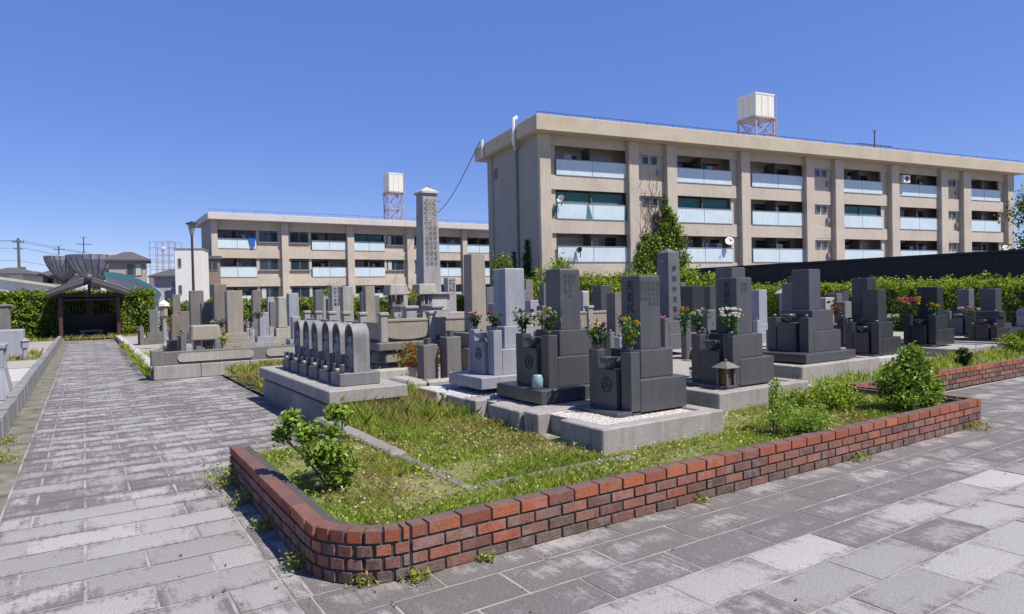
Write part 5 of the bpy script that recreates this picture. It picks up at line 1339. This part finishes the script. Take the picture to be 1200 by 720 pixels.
def crown(name, label, cat, x, y, z, blobs, n, size, cols, trunk=None, group=None, upv=.35, branches=True, tw=.04):
    """blobs: (dx,dy,dz,rx,ry,rz) leaf clumps; limbs run from the foot to every clump"""
    t = thing(name, label, cat, (x, y, z), 0, group)
    P = []; O = []; vol = np.array([b[3] * b[4] * b[5] for b in blobs]) ** (2 / 3); vol = vol / vol.sum()
    for bl, f in zip(blobs, vol):
        m = max(10, int(n * f)); d = RNG.normal(size=(m, 3)); d /= np.linalg.norm(d, axis=1, keepdims=True)
        r = RNG.random(m) ** .45
        q = d * r[:, None] * np.array(bl[3:6])
        q *= (1 + .28 * vnoise(d * 2 + np.array(bl[:3]) * 3, 1.8, int(abs(bl[0] * 97 + bl[2] * 31)) + 1))[:, None]
        P.append(q + np.array(bl[:3])); O.append(d)
    P = np.vstack(P); O = np.vstack(O)
    keep = vnoise(P, 3.0 / max(.3, max(b[3] for b in blobs)), 77) + RNG.normal(size=len(P)) * .4 > -.75
    P = P[keep]; O = O[keep]
    P = P[P[:, 2] > .0] if z < .5 else P; O = O[:len(P)]
    cc = np.array(cols)[RNG.integers(0, len(cols), len(P))]
    tone = 1 + .3 * np.clip(vnoise(P, 2.2 / max(.3, max(b[3] for b in blobs)), 5), -1, 1); cc = cc * tone[:, None]
    leaves('crown', P, size, cc, M['leaf'], t, up=upv, out=O * .6)
    b = MB(); tr = trunk or tw
    base = Vector((0, 0, -.05))
    fork = Vector((0, 0, max(.05, min(bl[2] for bl in blobs) * .45)))
    b.tube(base, fork, tr, tr * .8, 7)
    for bl in blobs:
        e = Vector(bl[:3]); mid = fork.lerp(e, .5) + Vector((random.uniform(-.05, .05), random.uniform(-.05, .05), .04)) * bl[3]
        b.tube(fork, mid, tr * .7, tr * .45, 6); b.tube(mid, e, tr * .45, tr * .25, 5)
        for k in range(4):
            q = e + Vector((random.uniform(-.8, .8) * bl[3], random.uniform(-.8, .8) * bl[4], random.uniform(-.2, .9) * bl[5])); b.tube(mid.lerp(e, random.random()), q, tr * .25, tr * .1, 4)
    b.build('trunk', M['bark'], t)
    return t
SH = 'shrubs along the apartment block'
crown('shrub', 'bright green feathery shrub in front of the apartment end wall corner', 'shrub', 21.2, 29.5, 0, [(0, 0, 1.8, 1, 1, 1.4), (.7, -.3, 2.9, .7, .7, .9), (-.8, .2, 1.4, .7, .7, 1.0)], 7200, .13, YG, .06, SH)
crown('shrub', 'yellow-green spreading shrub right of the end wall behind the charcoal grave', 'shrub', 21.9, 26.6, 0, [(0, 0, 1.8, .8, .8, .9), (.8, -.5, 1.7, .8, .8, .9), (1.6, -.8, 2.1, .7, .7, .7)], 6800, .12, YG, .06, SH)
crown('shrub', 'yellow-green shrub between the black fence end and the obelisk', 'shrub', 22.6, 21.0, 0, [(0, 0, 2.0, .8, .9, .75), (.8, -1, 1.8, .7, .9, .7), (-.6, .8, 1.7, .8, .8, .7)], 7200, .12, YG, .06, SH)
crown('shrub', 'tall dark green shrub squeezed between the two apartment blocks', 'shrub', 20.6, 33.2, 0, [(0, 0, 1.6, .8, .8, 1.4), (.1, .2, 3.2, .7, .7, .9)], 6500, .12, HG, .06, SH)
crown('shrub', 'light green bush low behind the far stones near the lamp post', 'shrub', 6.4, 37.2, 0, [(0, 0, 1.3, .9, .6, .7)], 2500, .1, YG, .05, SH)
crown('shrub', 'small bright shrub poking over the far hedge behind the statue row', 'shrub', 11.6, 37.0, 0, [(0, 0, 1.7, .7, .6, .7), (.9, 0, 1.5, .6, .5, .6)], 2800, .1, YG, .05, SH)
crown('tree', 'bright green leafy tree reaching into the frame before the last balconies', 'tree', 35.2, 12.2, 0, [(0, 0, 4.9, 1.1, 1.1, 1.0), (-.2, -.5, 3.9, 1.0, 1.0, .9), (.9, -1.3, 4.3, 1.3, 1.3, 1.3), (.2, .3, 3.1, .9, .9, .8), (2, -2, 5, 1.3, 1.3, 1.3)], 15000, .14, HG + YG[:1], .14, None)

# ivy on the end wall and on the stair bay: leaves pressed to the wall, narrow tongues
def ivy(label, fn, tongues, n, cols, size=.13):
    o = fn(0, 0, 0); t = thing('climbing_ivy', label, 'ivy', o, AR, 'ivy on the near apartment block')
    P = []
    b = MB()
    for (lx, zt, w_) in tongues:
        m = int(n * zt * w_)
        z = RNG.random(m) * zt; ww = w_ * (1 - (z / zt) ** 5 * .8) * (1 + .45 * np.sin(z * 2.6 + lx * 5))
        P.append(np.stack([lx + RNG.normal(size=m) * ww * .42, -.1 - np.abs(RNG.normal(size=m)) * .16, z], 1))
        p = Vector((lx, -.05, 0))
        for k in range(10):
            q = Vector((lx + random.uniform(-.2, .2) * w_, -.05, zt * (k + 1) / 10)); b.tube(p, q, .03, .02, 5); p = q
    P = np.vstack(P)
    return t, P, b
t_, P, b = ivy('thick leafy ivy climbing the stair bay and pilaster behind the obelisk', lambda a, c, d: RL(7.9, .3, 0), [(.5, 4.5, .5), (1.3, 6.5, .5)], 60, HG)
Q = [P * [1, 1, 1]]
for (lx, z, r) in ((1.05, 7.5, .28), (1.2, 6.9, .5), (1.55, 6.3, .7), (.95, 5.9, .55), (1.9, 5.6, .75), (1.2, 5.1, .9), (2.3, 4.8, .7), (.35, 5.0, .6), (-.45, 5.1, .5), (-.5, 4.5, .8), (.4, 4.1, 1.1), (1.5, 4.0, 1.2), (2.5, 3.7, .8), (-.9, 3.5, .9), (0, 2.9, 1.4), (1.6, 2.7, 1.5), (-1.2, 2.2, .9), (2.6, 2.4, .8), (.4, 1.5, 1.9)):
    m = int(520 * r); d = RNG.normal(size=(m, 3)); d /= np.linalg.norm(d, axis=1, keepdims=True)
    q = d * (RNG.random((m, 1)) ** .4) * [r * .72, .3, r * .72]; q *= (1 + .35 * vnoise(d * 3 + lx, 1.6, int(z * 10)))[:, None]
    Q.append(q + [lx, -.18, z])
P = np.vstack(Q); P = P[P[:, 2] > 0]; P[:, 1] = np.minimum(P[:, 1], -.02); P[:, 1] -= .3
leaves('foliage', P, .17, HG + HG + YG[:1] + DG[:1], M['leaf'], t_, up=.2, out=np.repeat(np.array([[0, -1., .2]]), len(P), 0)); b.build('stem', M['bark'], t_)
b = MB()
for k in range(26):
    p = Vector((random.uniform(-1.0, 1.6), -.02, random.uniform(3.5, 6)))
    for q in range(9):
        e = p + Vector((random.uniform(-.28, .28), random.uniform(-.01, .01), random.uniform(.2, .55))); b.tube(p, e, .016, .012, 4); p = e
b.build('bare_vine', M['bark'], t_)
# end wall: local y axis along the wall -> place in a rotated frame
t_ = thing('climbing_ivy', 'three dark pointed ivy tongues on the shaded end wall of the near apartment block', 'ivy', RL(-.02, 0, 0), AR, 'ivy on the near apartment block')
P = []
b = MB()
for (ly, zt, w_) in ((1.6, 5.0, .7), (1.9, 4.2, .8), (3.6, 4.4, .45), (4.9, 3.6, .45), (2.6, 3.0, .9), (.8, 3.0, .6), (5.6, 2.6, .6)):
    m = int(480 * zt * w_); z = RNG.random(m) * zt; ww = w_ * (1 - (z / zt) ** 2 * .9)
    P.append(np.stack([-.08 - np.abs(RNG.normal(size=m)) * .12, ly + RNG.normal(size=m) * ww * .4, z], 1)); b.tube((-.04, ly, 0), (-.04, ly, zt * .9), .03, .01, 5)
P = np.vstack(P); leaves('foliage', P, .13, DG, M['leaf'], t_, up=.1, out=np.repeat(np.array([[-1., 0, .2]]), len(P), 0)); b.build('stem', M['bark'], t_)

# bushes in the beds
def fbush(label, x, y, z, shoots, n, size, cols, spread, h, tw=.012, name='bush', asp=.5):
    """many-stemmed bush: shoots with leaves set along each"""
    t = thing(name, label, 'bush', (x, y, z), 0, 'bushes growing in the planting beds'); b = MB(); P = []
    for s in range(shoots):
        a = random.uniform(0, 2 * PI); r = spread * math.sqrt(random.random()); hh = h * (1 - .45 * (r / spread) ** 2) * random.uniform(.7, 1.05)
        p = Vector((0, 0, 0)); e = Vector((r * math.cos(a), r * math.sin(a), hh)); m = Vector((e.x * .45, e.y * .45, hh * .6))
        pts = [p.lerp(m, q).lerp(m.lerp(e, q), q) for q in [i / 6 for i in range(7)]]
        for i in range(6): b.tube(pts[i], pts[i + 1], tw * (1 - i / 8), tw * (1 - (i + 1) / 8), 4)
        for k in range(n // shoots):
            q = .25 + .75 * random.random() ** .7; i = min(5, int(q * 6)); c = pts[i].lerp(pts[i + 1], q * 6 - i)
            P.append(tuple(c + Vector((random.gauss(0, 1), random.gauss(0, 1), random.gauss(0, .7))) * spread * .12))
    P = np.array(P); P = P[P[:, 2] > .02]
    leaves('foliage', P, size, cols, M['leaf'], t, up=.5, asp=asp); b.build('stem', M['bark'], t); return t
GB = [(0.153, 0.240, 0.024), (0.221, 0.304, 0.036), (0.102, 0.176, 0.018), (0.289, 0.352, 0.048)]
t1 = thing('bush', 'sparse leafy bush with separate upright shoots at the near corner of the bed', 'bush', (1.48, 4.75, .2), 0, 'bushes growing in the planting beds')
P = []; b = MB()
for (ex, ey, ez, r) in ((.0, .0, .17, .07), (-.22, .34, .62, .085), (-.14, .22, .5, .09), (.02, .02, .34, .12), (-.1, .12, .36, .09), (.12, -.06, .22, .06), (.12, .28, .66, .08), (.06, .18, .5, .07), (-.28, .4, .48, .07), (.2, .34, .6, .06), (-.05, .1, .28, .08), (.06, -.05, .12, .06)):
    e = Vector((ex, ey, ez)); m_ = int(300 * (r / .09) ** 2)
    P.append(RNG.normal(size=(m_, 3)) * r * .5 + [ex, ey, ez]); b.tube((0, 0, -.02), e * .5 + Vector((0, 0, .03)), .012, .008, 5); b.tube(e * .5 + Vector((0, 0, .03)), e, .008, .004, 5)
    for k in range(5): b.tube(e * .8, e + Vector((random.uniform(-1, 1), random.uniform(-1, 1), random.uniform(-.5, 1))) * r, .003, n=3)
t1.scale = (.95, .95, .82)
leaves('foliage', np.vstack(P), .052, [(.2, .3, .04), (.28, .36, .05), (.13, .2, .025)], M['leaf'], t1, up=.6); b.build('stem', M['bark'], t1)
# dense conical bush
BD = [(0.085, 0.148, 0.017), (0.136, 0.214, 0.024), (0.187, 0.281, 0.026), (0.060, 0.107, 0.014)]
crown('bush', 'dense rounded dark green bush standing above the brick wall', 'bush', 7.75, 3.88, .2, [(0, 0, .32, .3, .28, .27), (.05, 0, .52, .2, .2, .2), (-.16, .1, .33, .2, .2, .2), (.2, -.06, .25, .2, .2, .17), (0, .0, .12, .24, .2, .12), (-.25, -.05, .16, .16, .16, .13), (.02, .02, .66, .1, .1, .1)], 9500, .046, [(.13, .21, .03), (.2, .3, .04), (.27, .36, .05), (.08, .14, .02)], .025, 'bushes growing in the planting beds')
crown('bush', 'low light green bush beside the dense rounded one, in front of the brick-edged path', 'bush', 7.3, 4.5, .2, [(0, 0, .16, .32, .25, .16), (-.4, .25, .12, .26, .2, .13)], 4000, .036, YG, .015, 'bushes growing in the planting beds')
fbush('feathery pale green weed clump spilling over the brick wall', 5.75, 3.92, .2, 26, 4200, .034, [(.24, .36, .05), (.32, .43, .08), (.17, .27, .03)], .34, .34, .006, asp=.3)
fbush('single taller feathery weed rising from the pale green clump', 5.6, 4.1, .22, 5, 900, .034, [(.24, .36, .05), (.32, .43, .08)], .12, .66, .006, asp=.3)
fbush('green and orange azalea growing in front of the rubble terrace', 5.1, 11.1, .2, 24, 2600, .055, [(.14, .18, .02), (.2, .2, .03), (.38, .14, .03), (.3, .1, .03)], .5, .62, .008)
fbush('small bright bush between the far brick wall and the broad black grave', 16.0, 5.9, .2, 14, 1500, .05, YG, .4, .45, .008)
fbush('small round shrub at the right-hand end of the far bed', 16.9, 6.1, .2, 12, 1100, .05, BD, .25, .5, .008)
fbush('dark little shrub leaning over the far brick wall', 12.2, 5.25, .25, 10, 900, .045, DG, .2, .32, .008)
# weeds at the foot of the wall
def weed(label, x, y, z, n, h, r, cols, cat='weed', size=.03):
    t = MB(); P = RNG.normal(size=(n, 3)) * [r * .5, r * .5, h * .3] + [0, 0, h * .45]; P[:, 2] = np.abs(P[:, 2])
    o = leaves('weed', P, size, cols, M['leaf'], None, (x, y, z), up=.4, asp=.4); tag(o, label, cat, 'weeds along the foot of the brick wall', 'stuff')
for i, (x, y, n, h, r, lab) in enumerate(((.97, 6.2, 500, .2, .16, 'tallest green weed tuft at the far end of the brick wall'), (1.0, 5.6, 200, .1, .1, 'small weed tuft below the left end of the brick wall'), (1.02, 4.9, 160, .07, .08, 'low weed between paving and brick halfway to the corner'),
     (1.03, 4.05, 220, .09, .08, 'weed tuft in the joint just before the rounded corner'), (1.28, 3.6, 160, .06, .07, 'small weed under the rounded brick corner'), (1.55, 3.47, 180, .06, .08, 'weed tuft at the start of the long front wall'), (2.0, 3.49, 120, .05, .06, 'tiny weed at the foot of the orange-topped bricks'),
     (3.9, 3.5, 100, .05, .08, 'tiny weed midway along the front wall'), (6.0, 3.5, 200, .07, .12, 'weed tuft below the feathery clump'), (8.3, 3.5, 300, .1, .16, 'weed tuft at the far end of the front wall'), (-.8, 8.6, 400, .12, .2, 'weeds by the left kerb near the frame edge'), (-.82, 9.8, 220, .08, .15, 'weeds farther along the left kerb'))):
    weed(lab, x, y, 0, n, h, r, [(.2, .28, .03), (.3, .36, .06), (.3, .24, .09)])

# ------------------------------------------------------------------ grass
def grass(name, rects, dens, h, wd, excl=(), seed=1, flowers=0, ztop=.19):
    PX = []
    for (x0, x1, y0, y1, kd) in rects:
        m = int((x1 - x0) * (y1 - y0) * dens * kd); PX.append(np.stack([RNG.uniform(x0, x1, m), RNG.uniform(y0, y1, m)], 1))
    P = np.vstack(PX)
    for (x0, x1, y0, y1) in excl: P = P[~((P[:, 0] > x0) & (P[:, 0] < x1) & (P[:, 1] > y0) & (P[:, 1] < y1))]
    P3 = np.hstack([P, np.zeros((len(P), 1))])
    nz = vnoise(P3, 1.6, seed); nz2 = vnoise(P3, 5, seed + 1)
    keep = (nz2 + RNG.normal(size=len(P)) * .6 - .5 * np.clip(vnoise(P3, 1.3, seed + 20), -1, 1)) > -.7; P3 = P3[keep]; nz = nz[keep]; nz2 = nz2[keep]; n = len(P3)
    H = h * RNG.uniform(.35, 1.2, n) * (1 + .45 * np.clip(nz, -1, 1.3)); a = RNG.uniform(0, 2 * PI, n)
    W = wd * RNG.uniform(.6, 1.3, n); lean = RNG.normal(size=(n, 2)) * .45 * H[:, None]
    P3[:, 2] = ztop
    dx = np.stack([np.cos(a), np.sin(a), np.zeros(n)], 1) * W[:, None]
    v0 = P3 - dx; v1 = P3 + dx; mid = P3 + np.hstack([lean * .35, (H * .6)[:, None]]); tip = P3 + np.hstack([lean, H[:, None]])
    V = np.stack([v0, v1, mid + dx * .7, tip, mid - dx * .7], 1).reshape(-1, 3); i = np.arange(n) * 5
    F = np.stack([i, i + 1, i + 2, i + 3, i + 4], 1)
    base = np.array([(.25, .37, .035), (.34, .45, .05), (.42, .47, .09), (.17, .28, .03)])[RNG.integers(0, 4, n)]
    ctr = np.exp(-((P3[:, 0] - 3.0) ** 2 / .9 + (P3[:, 1] - 5.3) ** 2 / .8)) if seed == 3 else 0
    dry = (vnoise(P3, 1.3, seed + 20) + 1.0 * ctr + RNG.normal(size=n) * .4 > .5) | (RNG.random(n) < .12); base[dry] = np.array([(.40, .31, .14), (.30, .20, .09), (.28, .3, .06)])[RNG.integers(0, 3, dry.sum())]
    C = np.repeat(base * RNG.uniform(.7, 1.3, (n, 1)), 5, 0)
    o = np_mesh(name, V, F, C, M['blade']); tag(o, kind='stuff')
    return o
EX = [(2.23, 2.37, 5.0, 7.8), (2.26, 2.34, 4.2, 5.0), (2.5, 3.71, 4.22, 4.28), (3.7, 5.33, 4.4, 8.5), (6.0, 7.8, 5.1, 6.5), (2.35, 3.4, 7.7, 11.5), (5.3, 5.6, 5.7, 6.9), (8.85, 11.1, 5.98, 7.6)]
grass('grass', [(1.17, 2.25, 3.75, 6.4, 1), (1.4, 8.55, 3.63, 4.5, 1), (2.2, 3.75, 4.3, 7.7, 1), (5.2, 8.6, 4.4, 5.6, .8)], 7500, .055, .0028, EX, 3)
tag(bpy.data.objects['grass'], 'short yellow-green grass and weeds covering the front planting bed', 'grass')
grass('tall_grass', [(2.5, 3.75, 5.9, 7.75, 1), (3.4, 4.0, 7.6, 9.2, 1), (2.4, 2.9, 6.3, 7.7, .6)], 5200, .17, .0032, [(3.7, 5.33, 4.4, 8.5), (2.35, 3.4, 7.7, 11.5)], 5)
tag(bpy.data.objects['tall_grass'], 'taller bright green grass growing between the statue platform and the pale kerbs', 'grass')
grass('verge_grass', [(2.5, 3.0, 11.5, 15.5, 2.0), (3.0, 5.0, 12.5, 15.5, 1.6), (1.4, 6.5, 17.5, 22, .35), (-3.2, -1.1, 20.6, 25, .5), (8.9, 22, 5.15, 6.5, .7), (-.75, 2.3, 33.0, 33.1, 0), (1.0, 1.15, 15.6, 28, 1), (-5, 22, 33.5, 35.6, .2)], 900, .16, .011, [(2.35, 3.4, 7.7, 11.6), (8.85, 11.1, 5.98, 7.6), (14.5, 16.2, 6.3, 7.9)], 9, ztop=.12)
tag(bpy.data.objects['verge_grass'], 'loose grass on the farther verges of the cemetery', 'grass')
# ground-cover weeds with tiny white flowers
n = 5000; P = np.stack([RNG.uniform(1.2, 8.4, n), RNG.uniform(3.66, 7.6, n), RNG.uniform(.2, .26, n)], 1)
for (x0, x1, y0, y1) in EX: P = P[~((P[:, 0] > x0) & (P[:, 0] < x1) & (P[:, 1] > y0) & (P[:, 1] < y1))]
P = P[~((P[:, 0] > 5.3) & (P[:, 1] > 5.2))]; P = P[~((P[:, 0] < 2.2) & (P[:, 1] > 6.4))]
P = np.repeat(P, 6, 0) + RNG.normal(size=(len(P) * 6, 3)) * [.03, .03, .012]
tag(leaves('ground_cover', P, .028, [(.25, .31, .05), (.34, .37, .06), (.40, .33, .15), (.16, .23, .03)], M['leaf'], up=1.0), 'low clover-like ground cover among the grass of the front bed', 'ground cover', None, 'stuff')
n = 420; P = np.stack([RNG.uniform(1.2, 7.5, n), RNG.uniform(3.7, 6.5, n), RNG.uniform(.25, .3, n)], 1); P = P[~((P[:, 0] > 3.7) & (P[:, 1] > 4.4))]
P = np.repeat(P, 3, 0) + RNG.normal(size=(len(P) * 3, 3)) * .006
tag(leaves('wild_flowers', P, .014, [(.7, .68, .6), (.75, .72, .5)], M['petal'], up=1.0), 'tiny whitish wild flowers dotted in the front bed', 'flowers', None, 'stuff')
n = 900; P = np.stack([RNG.uniform(-.6, 9, n), RNG.uniform(2.0, 8, n), np.full(n, .006)], 1); P = P[~((P[:, 0] > 1.0) & (P[:, 1] > 3.5))]
d1 = np.minimum(np.abs(P[:, 0] - 1.0), np.abs(P[:, 1] - 3.48)); P = P[RNG.random(len(P)) < np.exp(-d1 * 1.6) + .12]
tag(leaves('fallen_leaves', P, .022, [(.12, .08, .04), (.2, .14, .07), (.1, .1, .04)], M['petal'], up=3.0), 'dry leaf bits and grit lying on the paving by the brick wall', 'leaf litter', None, 'stuff')
# pebbles: white on the nearest plot, gravel on the white plot
def pebbles(name, rects, n, s, cols, z, label):
    V = []; F = []; C = []
    o = np.array([(1, 0, 0), (-.5, .87, 0), (-.5, -.87, 0), (.2, .1, .8), (.5, -.2, .5)], dtype=float)
    tot = sum((r[1] - r[0]) * (r[3] - r[2]) for r in rects)
    for r in rects:
        m = int(n * (r[1] - r[0]) * (r[3] - r[2]) / tot)
        c = np.stack([RNG.uniform(r[0], r[1], m), RNG.uniform(r[2], r[3], m), np.full(m, r[4] if len(r) > 4 else z)], 1)
        for p in c:
            k = len(V); a = random.uniform(0, 6.28); q = s * random.uniform(.5, 1.3); col = random.choice(cols)
            R = np.array([[math.cos(a), -math.sin(a), 0], [math.sin(a), math.cos(a), 0], [0, 0, 1]])
            for v in [(1, 0, 0), (.3, .9, 0), (-.8, .6, 0), (-.8, -.6, 0), (.3, -.9, 0), (.4, .2, .6), (-.4, 0, .55)]: V.append(p + R @ np.array(v) * q); C.append(col)
            F += [(k, k + 1, k + 5), (k + 1, k + 2, k + 6), (k + 1, k + 6, k + 5), (k + 2, k + 3, k + 6), (k + 3, k + 4, k + 6), (k + 4, k + 5, k + 6), (k + 4, k, k + 5)]
    ob = np_mesh(name, np.array(V), np.array(F), np.array(C), M['pebble']); tag(ob, label, 'pebbles', None, 'stuff')
pebbles('pebbles', [(3.95, 5.1, 4.6, 4.82, .4), (3.92, 4.3, 4.7, 5.5, .4), (5.2, 5.25, 4.65, 5.4, .4)], 3400, .012, [(.42, .38, .34), (.34, .3, .27), (.52, .49, .45)], .4, 'white pebbles strewn round the nearest dark grave')
pebbles('white_gravel', [(3.9, 4.75, 7.0, 8.35, .345), (5.4, 6.2, 4.9, 5.6, .2), (5.4, 8.9, 5.6, 6.0, .2)], 5200, .017, [(.5, .5, .5), (.42, .42, .42), (.33, .33, .33)], .34, 'white and grey gravel among the pale kerbs')
